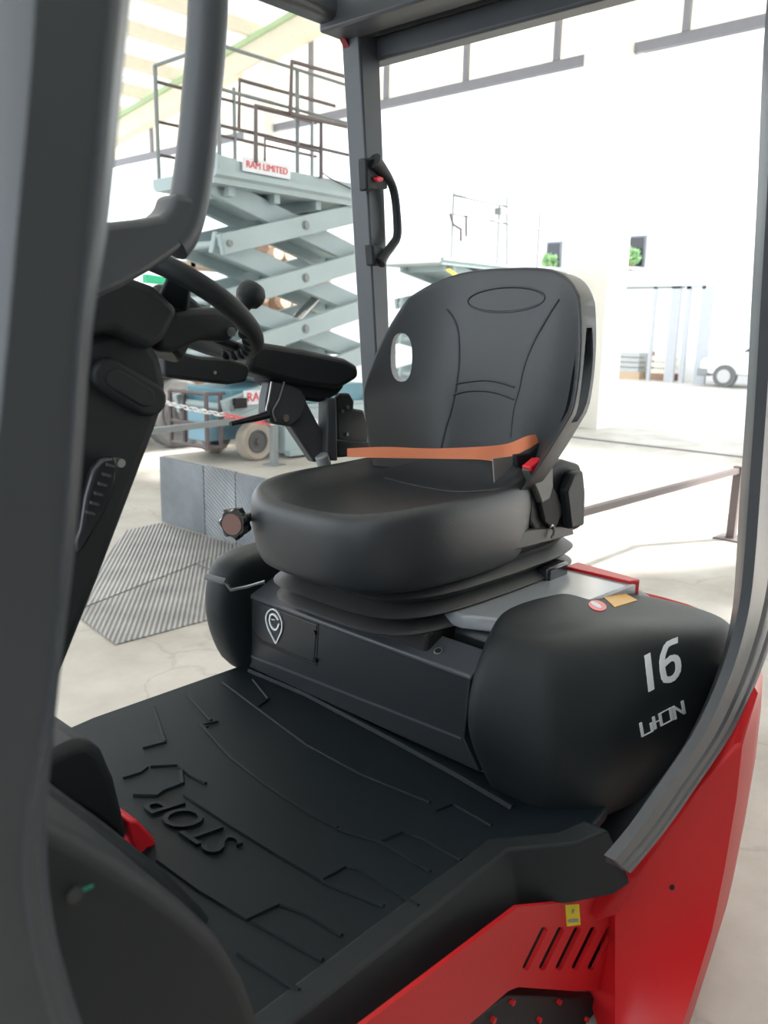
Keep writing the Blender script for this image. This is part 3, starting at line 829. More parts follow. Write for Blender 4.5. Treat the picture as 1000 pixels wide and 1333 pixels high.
decal('number_decal', ct, strokes(f16, [[(0.10, 0.07), (0.10, 0.95)]], 0.17), WHITE, cover)
decal('number_decal', ct, strokes(f16, [[(p.x, p.y) for p in smoothpath([(a, b, 0) for a, b in six], 2)]], 0.15), WHITE, cover)
fL = frame((835, 960), (894, 929), (831.5, 941))
lt = [[(0.03, 0.95), (0.03, 0.05), (0.24, 0.05), (0.24, 0.6)], [(0.31, 0.9), (0.31, 0.1)], [(0.31, 0.5), (0.45, 0.5)], [(0.45, 0.1), (0.45, 0.9), (0.68, 0.9), (0.68, 0.1), (0.45, 0.1)], [(0.75, 0.05), (0.75, 0.9), (0.95, 0.1), (0.95, 0.95)]]
for gl in ((0,), (1, 2), (3,), (4,)): decal('battery_lettering', ct, strokes(fL, [lt[g] for g in gl], 0.055), WHITE, cover)
# stickers on the top
def ell(cx, cy, rx, ry, rot, n=16): return [(cx + rx * math.cos(t) * math.cos(rot) - ry * math.sin(t) * math.sin(rot), cy + rx * math.cos(t) * math.sin(rot) + ry * math.sin(t) * math.cos(rot)) for t in [2 * PI * i / n for i in range(n)]]
decal('round_sticker', ct, [ell(778, 789, 12, 6.5, 0.25)], REDB, cover)
decal('round_sticker_mark', ct, [ell(776, 788, 8, 2.6, 0.5)], WHITE, cover, 0.0022)
decal('amber_sticker', ct, [[(786, 778), (812, 772), (830, 782), (800, 791)]], AMBER, cover)
# --- far side cover (left end of the seat box)
far = [cov(0.50, [(1.42, 1.70), (1.37, 1.72), (1.35, 1.76), (1.36, 1.86), (1.5, 1.88), (1.9, 1.88), (2.0, 1.8), (2.0, 1.7)]),
       cov(0.60, [(1.38, 1.70), (1.31, 1.72), (1.285, 1.76), (1.30, 1.87), (1.5, 1.89), (1.9, 1.89), (2.0, 1.8), (2.0, 1.7)]),
       cov(0.72, [(1.36, 1.70), (1.27, 1.72), (1.235, 1.76), (1.27, 1.87), (1.5, 1.89), (1.9, 1.89), (2.0, 1.8), (2.0, 1.7)]),
       cov(0.84, [(1.36, 1.70), (1.275, 1.72), (1.25, 1.76), (1.28, 1.86), (1.5, 1.88), (1.9, 1.88), (2.0, 1.8), (2.0, 1.7)]),
       cov(0.895, [(1.39, 1.70), (1.32, 1.72), (1.30, 1.76), (1.32, 1.84), (1.5, 1.85), (1.88, 1.85), (1.95, 1.8), (1.95, 1.7)])]
loft('far_side_cover', far, PLASTIC, T, lv=2, ang=180)
# --- seat box front panel
FX = 1.345
bx = prism('seat_box', [P(306, 768, 0, FX), P(613, 880, 0, FX), P(604, 962, 0, FX), Vector((FX, 0.93, 0.56)), Vector((FX, 1.74, 0.56)), P(303, 840, 0, FX)], (0.6, 0, 0), PANEL, T, 0.004)
lip = prism('box_top_strip', [P(306, 769, 0, FX), P(612, 882, 0, FX), P(621, 874, 2, 0.812), P(618, 855, 2, 0.835), P(352, 757, 2, 0.835), P(322, 742, 2, 0.835)], (0.0, 0, -0.006), STRIP, T, 0.0)
# proper folded strip: slanted plate from the face up to the bellows
bpy.data.objects.remove(lip)
s0, s1 = P(306, 767, 0, FX - 0.004), P(613, 881, 0, FX - 0.004)
s2, s3 = s1 + Vector((0.075, -0.0, 0.035)), s0 + Vector((0.075, 0.0, 0.035))
bm = bmesh.new(); prism_bm(bm, [s0, s1, s2, s3], (0, 0, -0.012)); bev(obj('box_top_strip', bm, STRIP, T), 0.004)
plate('box_inset', [(325, 778), (415, 812), (412, 868), (340, 838), (326, 822)], 0, FX - 0.0015, 0.01, DARK, T, 0.002)
plate('box_inset_plate', [(329, 782), (412, 813), (409, 863), (342, 834), (329, 819)], 0, FX - 0.003, 0.006, PANEL, T, 0.002)
plate('cover_seam', [(320, 850), (600, 960), (600, 963), (320, 853)], 0, FX - 0.002, 0.006, STRIP, T)
for x, y_ in ((311, 787), (313, 818), (410, 823), (411, 859)):
    q = P(x, y_, 0, FX - 0.003); cyl('screw_head', q, q - Vector((0.006, 0, 0)), 0.006, GLOSS, T, 10)
for x, y_ in ((327, 766), (434, 803), (570, 853)):
    t_ = (x - 306) / (613 - 306.0)
    q = s0.lerp(s1, t_) + Vector((0.03, 0, 0.0165))
    nn = Vector((-0.42, 0, 0.9)).normalized()
    rg = tube('strip_grommet', [q + (Vector((0, 1, 0)) * math.cos(g) + Vector((0.9, 0, 0.42)) * math.sin(g)) * 0.009 for g in [2 * PI * i / 14 for i in range(14)]], 0.002, STEEL, T, 6, True)
    cyl('grommet_hole', q, q + nn * 0.002, 0.007, DARK, rg, 12)
# charging symbol: pin outline with ring and plug
pin_c = [(346.5, 805), (349, 797), (354, 793), (359.5, 795), (364.5, 802), (367.5, 812), (366.5, 822), (363, 830), (359.5, 837), (355.5, 830), (349.5, 818)]
pb = P
def px_tube(pts, r, nm, closed, m=WHITE, dd=0.005, k=3):
    pp = smoothpath([P(x, y_, 0, FX - dd) for x, y_ in pts], k, closed)
    return tube(nm, pp, r, m, T, 4, closed)
px_tube(pin_c, 0.0027, 'pin_symbol', True)
px_tube([(363.5, 812), (361.5, 818), (357.5, 819.5), (353.5, 815), (351.5, 808), (352.5, 801), (356, 799.5), (360, 802.5), (362.5, 807)], 0.0034, 'ring_symbol', False)
tube('plug_symbol', [P(353.5, 806, 0, FX - .005), P(358, 807, 0, FX - .005)], 0.0016, WHITE, T, 4)
# lower plinth behind the mat
prism('plinth', [(1.365, 0.80, 0.545), (1.365, 1.77, 0.545), (1.40, 1.77, 0.62), (1.40, 0.80, 0.62)], (0.1, 0, 0), PANEL, T, 0.004)

# --- near rear pillar sweeping down to the sill
inn = [(1004, -60), (994, 60), (986, 250), (978, 400), (972, 520), (963, 650), (959, 720), (954, 790), (942, 848), (922, 905), (893, 965), (850, 1030), (815, 1080), (789, 1111)]
out = [(1120, -60), (1095, 60), (1075, 250), (1062, 400), (1052, 520), (1042, 650), (1034, 720), (1022, 780), (1003, 845), (982, 900), (955, 955), (908, 1025), (868, 1082), (822, 1138)]
PY = 0.535
mp2 = []
for (a, b) in zip(inn, out):
    Ab = P(*a, 1, PY + 0.05); A_ = P(lerp(a[0], b[0], 0.30), lerp(a[1], b[1], 0.30), 1, PY); B_ = P(*b, 1, PY)
    pr = []
    for t, dy in ((0.0, 0.018), (0.04, 0.0), (0.40, 0.0), (0.44, 0.006), (0.50, 0.006), (0.54, 0.0), (0.72, 0.0), (0.75, 0.006), (0.80, 0.006), (0.84, 0.0), (0.95, 0.0), (1.0, 0.018), (1.0, 0.05)):
        pr.append(A_.lerp(B_, t) + Vector((0, dy, 0)))
    mp2.append(pr + [Ab])
sm = []
for j in range(len(mp2[0])): sm.append(smoothpath([r[j] for r in mp2], 3))
loft('rear_pillar', [[s[i] for s in sm] for i in range(len(sm[0]))], FRAME, T, ang=40)

# --- far rear pillar with grab handle
YP = 1.76
a0, a1 = P(466, 20, 1, YP), P(493, 20, 1, YP)
b0, b1 = P(489, 450, 1, YP), P(508, 450, 1, YP)
b0 = b0 + (b0 - a0) * 0.9; b1 = b1 + (b1 - a1) * 0.9
bm = bmesh.new()
ra = [a0, a1, a1 + Vector((0, 0.07, 0)), a0 + Vector((0, 0.07, 0))]
rb = [b0, b1, b1 + Vector((0, 0.07, 0)), b0 + Vector((0, 0.07, 0))]
va = [bm.verts.new(p) for p in ra]; vb = [bm.verts.new(p) for p in rb]
for i in range(4): bm.faces.new([va[i], va[(i + 1) % 4], vb[(i + 1) % 4], vb[i]])
bm.faces.new(va[::-1]); bm.faces.new(vb)
bev(obj('far_rear_pillar', bm, FRAME, T), 0.006)
gh = smoothpath([P(x, y_, 1, YP - 0.03) for x, y_ in ((486, 210), (497, 222), (508, 236), (514, 255), (517, 285), (517, 308), (510, 320), (500, 333), (494, 342))], 5)
g1 = tube('grab_handle', gh, [0.026 - 0.0135 * min(1, i / 10) if i < 20 else 0.013 + 0.006 * max(0, (i - 33) / 7) for i in range(len(gh))], PLASTIC, T, 12)
plate('handle_mount', [(476, 205), (492, 205), (503, 225), (506, 246), (478, 248)], 1, YP - 0.03, 0.035, PLASTIC, g1, 0.006)
plate('handle_mount', [(484, 318), (500, 322), (504, 330), (500, 346), (487, 346)], 1, YP - 0.03, 0.035, PLASTIC, g1, 0.006)
plate('red_lock', [(489, 232), (494, 229), (500, 231), (499, 236), (492, 237)], 1, YP - 0.042, 0.012, REDB, g1, 0.003)

# --- overhead guard roof
yw, yn = 1.83, 0.50
zt = 2.285
box('roof_cross_beam', (1.70, yn, 2.28), (1.80, yw, 2.37), FRAME, T, 0.008)
box('roof_cross_beam', (1.86, yn, 2.235), (1.92, yw, 2.30), FRAME, T, 0.008)
box('roof_cross_beam', (1.80, yn, 2.31), (1.90, yw, 2.35), DARK, T)
pa, pb_ = P(375, -6, 1, 1.76), P(462, 26, 1, 1.76)
box('roof_side_rail', (1.0, 1.76, 2.30), (1.86, 1.84, 2.37), FRAME, T, 0.02)
plate('corner_gusset', [(418, 14), (455, 26), (455, 62), (449, 50), (440, 35), (428, 22)], 1, 1.80, 0.02, mat('dark red paint', (0.22, 0.02, 0.03), 0.4), T)
for x in (1.10, 1.25, 1.40, 1.55): box('roof_bar', (x, yn, 2.33), (x + 0.04, yw, 2.36), FRAME, T, 0.006)

# --- near front pillar
YA = 0.46
Lp = [(24, -40), (16, 100), (0, 280), (-14, 450), (-40, 700), (-60, 900), (-80, 1100), (-70, 1250), (-40, 1420)]
Rg = [(152, -40), (138, 100), (122, 280), (104, 450), (86, 700), (72, 900), (34, 1100), (48, 1240), (92, 1420)]
Rr = [(174, -40), (160, 100), (143, 280), (120, 430), (99, 700), (76, 900), (61, 1080), (76, 1230), (135, 1420)]
rr_ = []
for a, g, b in zip(Lp, Rg, Rr):
    g = (min(g[0], b[0] - 8), g[1])
    A_, G_, B_ = P(*a, 1, YA), P(*g, 1, YA), P(*b, 1, YA)
    rr_.append([A_ + Vector((0, 0.05, 0)), A_.lerp(G_, 0.06) + Vector((0, 0.012, 0)), A_.lerp(G_, 0.18), A_.lerp(G_, 0.95), G_ + Vector((0, -0.002, 0)), G_.lerp(B_, 0.12) + Vector((0, 0.004, 0)), G_.lerp(B_, 0.80) + Vector((0, 0.006, 0)), G_.lerp(B_, 0.93) + Vector((0, 0.02, 0)), P(*b, 1, YA + 0.06), A_ + Vector((0, 0.06, 0))])
sm = [smoothpath([r[j] for r in rr_], 4) for j in range(10)]
loft('front_pillar', [[s[i] for s in sm] for i in range(len(sm[0]))], FRAME, T, ang=30)

# --- far front pillar and its gusset
YF = 1.07
cl = [(272, -30), (268, 60), (262, 130), (255, 200), (246, 262), (235, 300), (222, 318)]
fp = smoothpath([P(x, y_, 1, YF) for x, y_ in cl], 5)
tube('far_front_pillar', fp, 0.0285, FRAME, T, 16)
gp = plate('pillar_gusset', [(120, 292), (150, 288), (190, 284), (212, 280), (224, 270), (229, 250), (268, 258), (264, 282), (256, 308), (232, 330), (200, 352), (160, 375), (120, 392)], 1, YF - 0.027, 0.054, FRAME, T, 0.016, 4)
# --- steering column
YC = 1.20
plate('steering_column', [(60, 440), (120, 432), (150, 424), (188, 432), (212, 462), (220, 500), (216, 530), (206, 560), (130, 760), (72, 905), (20, 905), (20, 440)], 1, YC, 0.16, PLASTIC, T, 0.02, 3)
cap = [P(x, y_, 1, YC - 0.016) for x, y_ in capsule(196, 520, 146, 489, 23, 8)]
cp_ = prism('column_cap', cap, (0, 0.03, 0), PLASTIC, T, 0.008, 3)
prism('cap_recess', [P(x, y_, 1, YC - 0.019) for x, y_ in capsule(190, 517, 153, 494, 13, 8)], (0, 0.01, 0), PLASTIC, cp_, 0.003, 2)
plate('column_cowl', [(115, 400), (132, 372), (165, 358), (203, 372), (236, 404), (216, 442), (196, 458), (150, 432), (115, 440)], 1, YC - 0.03, 0.22, PLASTIC, T, 0.014, 3)
pdl = plate('column_lever', [(106, 688), (112, 648), (122, 612), (134, 596), (152, 594), (156, 606), (150, 640), (138, 668), (112, 712), (102, 724), (100, 705)], 1, YC - 0.03, 0.02, GLOSS, T, 0.006, 2)
for i in range(6):
    x0_, y0_ = lerp(120, 146, i / 5), lerp(668, 606, i / 5)
    plate('lever_rib', [(x0_ - 6, y0_ - 3), (x0_ + 4, y0_), (x0_ + 4, y0_ + 3), (x0_ - 6, y0_ + 1)], 1, YC - 0.036, 0.008, STRIP, pdl)
q = P(150, 601, 1, YC - 0.002); cyl('lever_pin', q, q - Vector((0, 0.02, 0)), 0.007, STEEL, T, 12)
# steering wheel
cW = P(230, 397, 1, 1.29)
tl = math.radians(33)
U1 = Vector((math.cos(tl), 0, -math.sin(tl))); U2 = Vector((0, 1, 0)); UN = Vector((math.sin(tl), 0, math.cos(tl)))
RW = 0.149
rim = [cW + (U1 * math.cos(t) + U2 * math.sin(t)) * RW for t in [2 * PI * i / 48 for i in range(48)]]
sw_ = tube('steering_wheel', rim, 0.0178, PLASTIC, T, 14, True)
for i in range(7):
    t = math.radians(-62 + 11 * i)
    q = cW + (U1 * math.cos(t) + U2 * math.sin(t)) * (RW - 0.006) - UN * 0.012
    bm = bmesh.new(); bmesh.ops.create_icosphere(bm, subdivisions=2, radius=0.0105, matrix=Matrix.Translation(q)); obj('finger_grip', bm, RUBBER, sw_)
for ang_ in (math.radians(-8), math.radians(115), math.radians(235)):
    dr = U1 * math.cos(ang_) + U2 * math.sin(ang_)
    sd = UN.cross(dr)
    a = cW + dr * 0.03 - UN * 0.02; b = cW + dr * (RW - 0.008)
    bm = bmesh.new()
    ra = [a + sd * 0.030 + UN * 0.010, a - sd * 0.030 + UN * 0.010, a - sd * 0.030 - UN * 0.018, a + sd * 0.030 - UN * 0.018]
    rb = [b + sd * 0.018 + UN * 0.008, b - sd * 0.018 + UN * 0.008, b - sd * 0.018 - UN * 0.008, b + sd * 0.018 - UN * 0.008]
    va = [bm.verts.new(p) for p in ra]; vb = [bm.verts.new(p) for p in rb]
    for i in range(4): bm.faces.new([va[i], va[(i + 1) % 4], vb[(i + 1) % 4], vb[i]])
    bm.faces.new(va[::-1]); bm.faces.new(vb)
    bev(obj('spoke', bm, PLASTIC, sw_), 0.006)
cyl('wheel_hub', cW - UN * 0.09, cW + UN * 0.012, 0.05, PLASTIC, sw_, 24, 0.008)
plate('switch_arm', [(205, 414), (232, 402), (282, 400), (308, 410), (316, 428), (300, 446), (262, 444), (226, 460), (205, 458)], 1, 1.215, 0.05, PLASTIC, T, 0.012, 3)
q = P(300, 432, 1, 1.212); cyl('arm_bolt', q, q - Vector((0, 0.006, 0)), 0.008, STEEL, T, 12)
kb = P(326, 384, 1, 1.33)
loft('spinner_knob', [[kb + UN * h_ + (U1 * math.cos(t) + U2 * math.sin(t)) * r_ for t in [2 * PI * i / 20 for i in range(20)]] for h_, r_ in ((-0.036, 0.010), (-0.022, 0.014), (-0.016, 0.024), (-0.004, 0.029), (0.010, 0.028), (0.020, 0.022), (0.025, 0.010))], PLASTIC, sw_)

# --- left cowl pieces low in front
loft_a = [(45, 1010), (70, 985), (98, 968), (118, 955), (136, 975), (152, 1015), (163, 1060), (170, 1104), (110, 1066), (45, 1030)]
plate('front_cowl', [(40, 1000), (64, 984), (98, 968), (116, 962), (136, 978), (152, 1015), (163, 1060), (171, 1106), (110, 1066), (40, 1030)], 1, 1.20, 0.34, PLASTIC, T, 0.035, 4)
plate('inner_fender', [(30, 1025), (62, 1024), (110, 1058), (170, 1102), (222, 1140), (268, 1186), (300, 1230), (330, 1290), (350, 1420), (30, 1420)], 1, 0.98, 0.25, PLASTIC, T, 0.02, 3)
of = plate('outer_fender', [(20, 1075), (60, 1068), (84, 1078), (140, 1108), (200, 1148), (250, 1185), (292, 1225), (322, 1275), (345, 1340), (370, 1440), (20, 1440)], 1, 0.60, 0.22, PLASTIC, T, 0.022, 4)
q = P(95, 1163, 1, 0.60); cyl('fender_bolt', q + Vector((0, .003, 0)), q - Vector((0, 0.004, 0)), 0.0075, GLOSS, of, 14)
plate('green_mark', [(103, 1160), (122, 1152), (122, 1155), (104, 1164)], 1, 0.598, 0.002, mat('green paint mark', (0.02, 0.25, 0.16), 0.5), of)
plate('brake_pedal', [(166, 1068), (180, 1068), (202, 1092), (205, 1104), (192, 1106), (186, 1116), (176, 1110), (170, 1096)], 1, 1.22, 0.07, REDB, T, 0.006, 2)
plate('pedal_foot', [(180, 1108), (204, 1102), (206, 1112), (190, 1120)], 1, 1.225, 0.05, DARK, T)

# ================================================================== SEAT (bolted to the truck)
YS = 1.335          # seat centre line
def sq(c, ex=3.2): return math.copysign(abs(c) ** (2 / ex), c)
def cush_ring(z, s, xc_, hx, hy, lift_=0.0, dish=0.0, n=48, ex=3.4):
    r = []
    for i in range(n):
        t = 2 * PI * i / n
        u, v = sq(math.cos(t), ex), sq(math.sin(t), ex)
        x = xc_ + hx * s * u; y_ = YS + hy * s * v * (1 - 0.05 * max(0, -u))
        zz = z + lift_ * max(0, u) ** 2 - 0.016 * max(0, -u) ** 3 * (s > 0.7) * (z > 1.05)
        zz += dish * (v * v)
        r.append(Vector((x, y_, zz)))
    return r
XC, HX, HY = 1.50, 0.335, 0.282
spec = [(0.935, 0.80, 0, 0), (0.935, 0.90, 0, 0), (0.95, 0.94, 0, 0), (0.99, 0.975, 0, 0), (1.04, 0.995, 0, 0), (1.085, 1.0, 0, 0), (1.108, 0.992, 0.02, 0), (1.122, 0.965, 0.03, 0.006), (1.126, 0.925, 0.03, 0.008), (1.117, 0.87, 0.025, 0.008),
        (1.100, 0.76, 0.01, 0.004), (1.087, 0.55, 0.0, 0.004), (1.083, 0.25, 0, 0), (1.083, 0.05, 0, 0)]
seat = loft('seat_cushion', [cush_ring(z, s, XC, HX, HY, lf, ds) for z, s, lf, ds in spec], VINYL, T, lv=1, ang=180)
cb = bvh_of(seat)
def on_tree(tree, pts, r, nm, m, parent, k=5, closed=False):
    pp = []
    for x, y_ in pts:
        q, n_ = hit(tree, x, y_, 0.0)
        if q is not None: pp.append(q)
    if len(pp) > 2: return tube(nm, smoothpath(pp, k, closed), r, m, parent, 6, closed)
on_tree(cb, [(500, 622), (540, 632), (590, 640), (640, 638), (690, 628)], 0.003, 'cushion_seam', VINYL, seat)
# bellows
def bel(z, s): return [p + Vector((0, 0.012, 0)) for p in cush_ring(z + 0.012, s, 1.660, 0.40, 0.272, n=48, ex=4.2)]
bz = [(0.80, 0.86), (0.812, 0.97), (0.818, 1.0), (0.824, 0.985), (0.838, 0.90), (0.852, 0.985), (0.859, 1.02), (0.866, 0.99), (0.880, 0.91), (0.896, 0.99), (0.904, 1.02), (0.912, 0.99), (0.926, 0.92), (0.94, 0.95), (0.946, 0.90)]
loft('seat_bellows', [bel(z, s) for z, s in bz], BELLOW, T, ang=50)
box('seat_base', (1.36, 1.10, 0.77), (2.0, 1.58, 0.83), DARK, T, 0.01)
box('hood_latch', (1.80, 1.06, 0.85), (1.90, 1.14, 0.90), GLOSS, T, 0.008)
# backrest: curved padded shell
def bk(u, v, layer):
    """u across -1..1 (near..far), v up 0..1; layer 0 front, 1 back"""
    z = 1.09 + 0.570 * v
    wdt = lerp(0.240, 0.338, min(1, v / 0.42) ** 0.8) if v < 0.42 else 0.338 - 0.065 * ((v - 0.42) / 0.58) ** 2
    y_ = YS - 0.026 + wdt * u
    au = abs(u)
    x = 1.80 + 0.095 * v - 0.155 * (max(0, au - 0.38) / 0.62) ** 1.7 * (1 - 0.45 * v ** 3) + 0.012 * math.sin(PI * v)
    x += 0.020 * (1 - (u / 0.45) ** 2 if au < 0.45 else 0) * 0
    z -= 0.080 * au ** 3.4 * max(0, v - 0.3) / 0.7
    z += 0.03 * au ** 3 * max(0, 0.3 - v) / 0.3
    if layer: x += 0.105 * (1 - 0.25 * au ** 4)
    return Vector((x, y_, z))
NU, NV = 28, 22
bm = bmesh.new()
fr = [[bm.verts.new(bk(-1 + 2 * i / NU, j / NV, 0)) for i in range(NU + 1)] for j in range(NV + 1)]
bkv = [[bm.verts.new(bk(-0.985 + 1.97 * i / NU, 0.0 + 0.985 * j / NV, 1)) for i in range(NU + 1)] for j in range(NV + 1)]
for j in range(NV):
    for i in range(NU):
        bm.faces.new([fr[j][i], fr[j][i + 1], fr[j + 1][i + 1], fr[j + 1][i]])
        bm.faces.new([bkv[j][i], bkv[j + 1][i], bkv[j + 1][i + 1], bkv[j][i + 1]])
bd = [(0, i) for i in range(NU + 1)] + [(j, NU) for j in range(1, NV + 1)] + [(NV, i) for i in range(NU - 1, -1, -1)] + [(j, 0) for j in range(NV - 1, 0, -1)]
for (a, b) in zip(bd, bd[1:] + bd[:1]):
    bm.faces.new([fr[a[0]][a[1]], fr[b[0]][b[1]], bkv[b[0]][b[1]], bkv[a[0]][a[1]]])
back = obj('backrest', bm, VINYL, T, ang=180)
# slots through the wings
def slot_cut(cy, zc, hw, hh, lean):
    pts = []
    for i in range(20):
        t = 2 * PI * i / 20
        pts.append(Vector((1.55, cy + hw * sq(math.cos(t), 2.4) + lean * math.sin(t), zc + hh * sq(math.sin(t), 2.6))))
    bm_ = bmesh.new(); prism_bm(bm_, [p + Vector((0, -0.108, 0)) for p in pts], (0.5, 0.27, 0))
    bmesh.ops.recalc_face_normals(bm_, faces=bm_.faces[:])
    me = bpy.data.meshes.new('c'); bm_.to_mesh(me); bm_.free(); o_ = bpy.data.objects.new('c', me); COL.objects.link(o_); return o_
CZ = 1.415
def side_cut():
    L_, R_ = [], []
    for k_ in range(11):
        v_ = lerp(0.36, 0.84, k_ / 10); f_ = bk(-1, v_, 0); b_ = bk(-1, v_, 1); m_ = (f_.x + b_.x) / 2 + 0.008
        h_ = (b_.x - f_.x) / 2 * 0.62 * math.sin(PI * lerp(0.12, 0.88, k_ / 10)) ** 0.5
        L_.append(Vector((m_ - h_, 0.90, f_.z))); R_.append(Vector((m_ + h_, 0.90, f_.z)))
    bm_ = bmesh.new(); prism_bm(bm_, L_ + R_[::-1], (0, 0.115, 0))
    bmesh.ops.recalc_face_normals(bm_, faces=bm_.faces[:])
    me = bpy.data.meshes.new('c'); bm_.to_mesh(me); bm_.free(); o_ = bpy.data.objects.new('c', me); COL.objects.link(o_); return o_
cuts = [slot_cut(YS + 0.222, CZ, 0.034, 0.068, 0.004), side_cut()]
b1_ = bev(back, 0.045, 4, 50)
for c_ in cuts:
    md = back.modifiers.new('cut', 'BOOLEAN'); md.operation = 'DIFFERENCE'; md.object = c_; md.solver = 'EXACT'
dg = bpy.context.evaluated_depsgraph_get(); dg.update()
me = bpy.data.meshes.new_from_object(back.evaluated_get(dg))
back.modifiers.clear(); back.data = me
for p_ in me.polygons: p_.use_smooth = True
try: me.set_sharp_from_angle(angle=math.radians(40))
except Exception: pass
for c_ in cuts: bpy.data.objects.remove(c_)
bt = bvh_of(back)
def seam(pts, r=0.0032, closed=False, k=5): return on_tree(bt, pts, r, 'seam_piping', VINYL, back, k, closed)
seam(ell(659, 390, 50, 16, -0.06, 16), 0.0032, True, 3)
seam([(582, 402), (591, 415), (597, 435), (598, 470), (595, 498), (589, 530), (580, 560), (573, 590)])
seam([(728, 390), (715, 410), (700, 435), (688, 460), (680, 485), (676, 505), (668, 535), (664, 570)])
seam([(593, 500), (610, 497), (632, 495), (652, 498), (670, 504)])
seam([(590, 514), (610, 509), (632, 509), (652, 513), (669, 520)])
# lower rear shell and side hinge cover
plate('backrest_hinge_cover', [(690, 640), (700, 612), (735, 598), (756, 604), (762, 622), (763, 672), (757, 688), (742, 694), (700, 700), (688, 680)], 1, 1.075, 0.06, PLASTIC, T, 0.012, 3)
plate('rear_shell', [(738, 640), (748, 616), (760, 612), (763, 640), (762, 684), (744, 690)], 1, 1.045, 0.03, PLASTIC, T, 0.008, 2)
plate('seat_rail', [(640, 706), (688, 690), (745, 682), (748, 696), (690, 712), (648, 722)], 1, 1.07, 0.04, BELLOW, T, 0.004)
# --- seat belt
def strap(name, top, bot, m, parent, th=0.003):
    bm = bmesh.new()
    A_ = smoothpath(top, 4); B_ = smoothpath(bot, 4)
    va = [bm.verts.new(p) for p in A_]; vb = [bm.verts.new(p) for p in B_]
    va2 = [bm.verts.new(p + Vector((th, th, 0))) for p in A_]; vb2 = [bm.verts.new(p + Vector((th, th, 0))) for p in B_]
    for i in range(len(A_) - 1):
        for a_, b_ in ((va, vb), (vb, vb2), (vb2, va2), (va2, va)): bm.faces.new([a_[i], a_[i + 1], b_[i + 1], b_[i]])
    bm.faces.new([va[0], va2[0], vb2[0], vb[0]]); bm.faces.new([va[-1], vb[-1], vb2[-1], va2[-1]])
    return obj(name, bm, m, parent)
def PL(x, y_, t):   # a point on the belt: depth runs from the far side to the near side of the seat
    return P(x, y_, 1, lerp(1.56, 1.105, t))
belt = strap('seat_belt', [PL(452, 584, 0), PL(500, 582, 0.22), PL(560, 584, 0.45), PL(620, 582, 0.7), PL(660, 578, 0.85), PL(686, 568, 0.97), PL(698, 566, 1.0)],
             [PL(452, 595, 0), PL(500, 596, 0.22), PL(560, 597, 0.45), PL(620, 598, 0.7), PL(655, 600, 0.83), PL(684, 586, 0.96), PL(702, 578, 1.0)], ORANGE, T)
plate('belt_tag', [(642, 597), (668, 594), (667, 606), (644, 628)], 1, 1.14, 0.003, GREYTAG, belt)
plate('belt_tongue', [(672, 592), (690, 590), (706, 574), (712, 584), (700, 602), (686, 612), (674, 608)], 1, 1.10, 0.014, PLASTIC, belt, 0.004)
bk_ = plate('belt_buckle', [(688, 612), (714, 596), (720, 602), (721, 634), (716, 650), (706, 656), (700, 640)], 1, 1.06, 0.022, mat('grey buckle plastic', (0.10, 0.10, 0.09), 0.5), T, 0.004)
plate('release_button', [(691, 608), (704, 597), (717, 597), (716, 604), (706, 616), (692, 614)], 1, 1.056, 0.026, REDB, bk_, 0.003)
plate('buckle_strap', [(704, 652), (722, 636), (735, 664), (722, 690), (710, 680)], 1, 1.062, 0.012, DARK, T, 0.003)
q = P(718, 692, 1, 1.06); tube('anchor_hook', [q + Vector((0.012 * math.cos(g), 0, 0.016 * math.sin(g))) for g in [PI * 1.2 * i / 8 - 1.4 for i in range(9)]], 0.0035, STEEL, T, 6)
# --- weight adjuster knob at the seat front
kc = P(306, 681, 1, 1.52); kx = Vector((-0.80, -0.35, 0.0)).normalized(); ky = Vector((0, 0, 1)); kz = kx.cross(ky)
def krow(h_, r_, lob): return [kc + kx * h_ + (kz * math.cos(t) + ky * math.sin(t)) * (r_ * (1 + lob * math.cos(7 * t))) for t in [2 * PI * i / 56 for i in range(56)]]
kn = loft('adjuster_knob', [krow(-0.020, 0.020, 0.0), krow(-0.016, 0.034, 0.10), krow(0.008, 0.036, 0.11), krow(0.014, 0.031, 0.06)], GLOSS, T, ang=40)
loft('knob_face', [krow(0.0135, 0.026, 0), krow(0.0165, 0.025, 0)], mat('faded red brown print', (0.20, 0.10, 0.08), 0.5), kn)
cyl('knob_shaft', kc - kx * 0.09, kc - kx * 0.015, 0.011, GLOSS, kn, 12)
# --- small lever left of the box
la, lb_, lc = P(268, 751, 1, 1.66), P(300, 768, 1, 1.62), P(345, 758, 1, 1.50)
ml = tube('slide_lever', [P(292, 756, 1, 1.66), P(301, 768, 1, 1.64), P(322, 764, 1, 1.58), P(346, 757, 1, 1.50)], 0.0045, GLOSS, T, 8)
cyl('lever_grip', P(266, 750, 1, 1.70), P(293, 757, 1, 1.66), 0.0085, RAILG, ml, 12, 0.002)
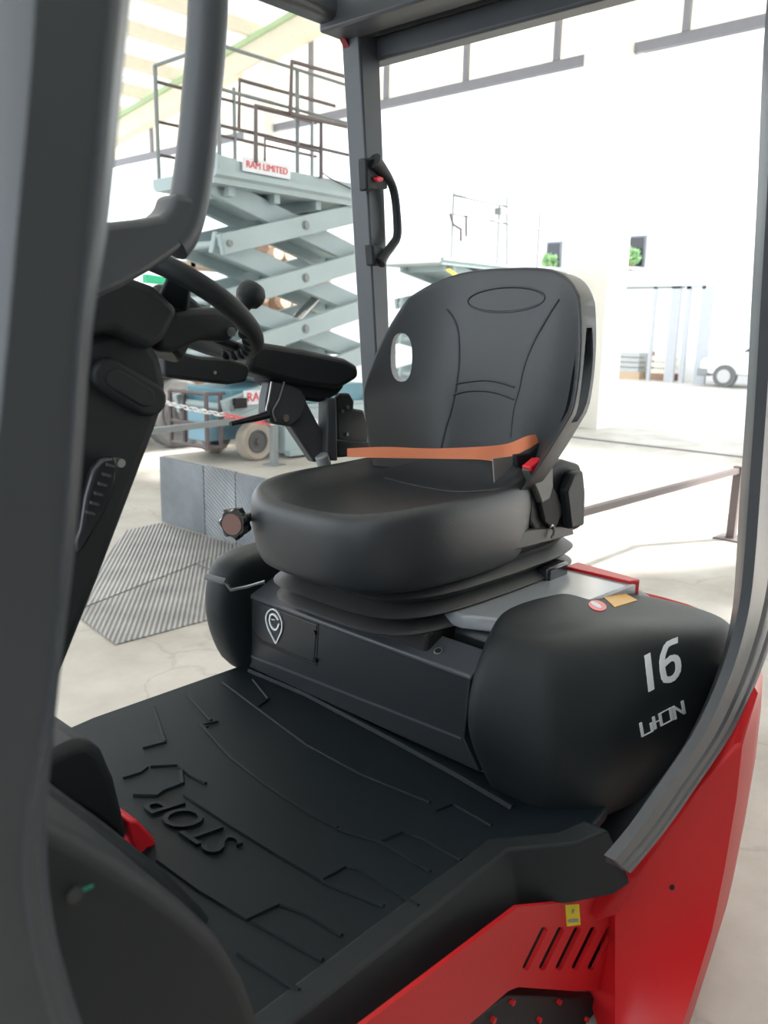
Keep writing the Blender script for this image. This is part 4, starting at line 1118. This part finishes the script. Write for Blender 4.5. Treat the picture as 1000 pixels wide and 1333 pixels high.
# --- armrest with finger levers on the far side of the seat
YR = 1.60
arm = plate('armrest', [(328, 447), (345, 446), (400, 455), (452, 467), (468, 476), (469, 492), (455, 500), (440, 508), (395, 503), (345, 490), (325, 484)], 1, YR, 0.11, PLASTIC, T, 0.016, 3)
plate('armrest_underside', [(350, 490), (440, 504), (452, 500), (440, 515), (418, 524), (392, 520), (352, 500)], 1, YR + 0.02, 0.07, PLASTIC, arm, 0.01)
plate('lever_console', [(214, 462), (226, 456), (262, 464), (300, 466), (324, 474), (326, 482), (322, 497), (298, 501), (216, 491)], 1, YR - 0.06, 0.16, PLASTIC, T, 0.012, 3)
q = P(279, 485, 1, YR - 0.062); cyl('console_screw', q, q - Vector((0, 0.004, 0)), 0.004, STEEL, T, 8)
plate('console_display', [(206, 448), (222, 452), (224, 464), (214, 466)], 1, YR - 0.05, 0.03, STEEL, T)
bk2 = plate('armrest_bracket', [(352, 496), (372, 498), (392, 506), (400, 520), (393, 545), (378, 556), (356, 552), (346, 540), (347, 520)], 1, YR + 0.015, 0.035, FRAME, T, 0.006, 2)
for dx in (0, 8):
    px_ = [(354 + dx * 2, 497), (350 + dx * 1.6, 520), (347 + dx, 535), (351 + dx, 548)]
    tube('bright_edge', smoothpath([P(x, y_, 1, YR + 0.012) for x, y_ in px_], 4), 0.0028, STEEL, bk2, 6)
q = P(371, 544, 1, YR + 0.013); cyl('bracket_bolt', q, q - Vector((0, 0.006, 0)), 0.0095, STEEL, bk2, 14)
prism('armrest_strut', [P(x, y_, 1, YR + 0.03) for x, y_ in ((374, 548), (398, 520), (432, 585), (428, 600), (410, 602))], (0, 0.03, 0), FRAME, T, 0.005)
cyl('strut_collar', P(418, 592, 1, YR + 0.02), P(424, 610, 1, YR + 0.02), 0.019, RAILG, T, 16, 0.004)
plate('armrest_post', [(427, 518), (438, 518), (440, 600), (426, 600)], 1, YR + 0.01, 0.04, FRAME, T, 0.004)
plate('armrest_mount', [(438, 520), (445, 512), (456, 512), (462, 522), (461, 532), (474, 534), (482, 560), (478, 578), (440, 574)], 1, YR + 0.05, 0.02, PLASTIC, T, 0.006, 2)
plate('mount_foot', [(438, 572), (500, 578), (520, 590), (440, 596)], 1, YR + 0.02, 0.05, PLASTIC, T, 0.006)
tube('console_lever', [P(300, 552, 1, YR), P(335, 544, 1, YR), P(349, 540, 1, YR)], [0.006, 0.009, 0.011], GLOSS, T, 8)
for x, y_ in ((445, 535), (452, 530), (451, 565)):
    q = P(x, y_, 1, YR + 0.05); cyl('mount_screw', q, q - Vector((0, 0.005, 0)), 0.005, STEEL, T, 8)
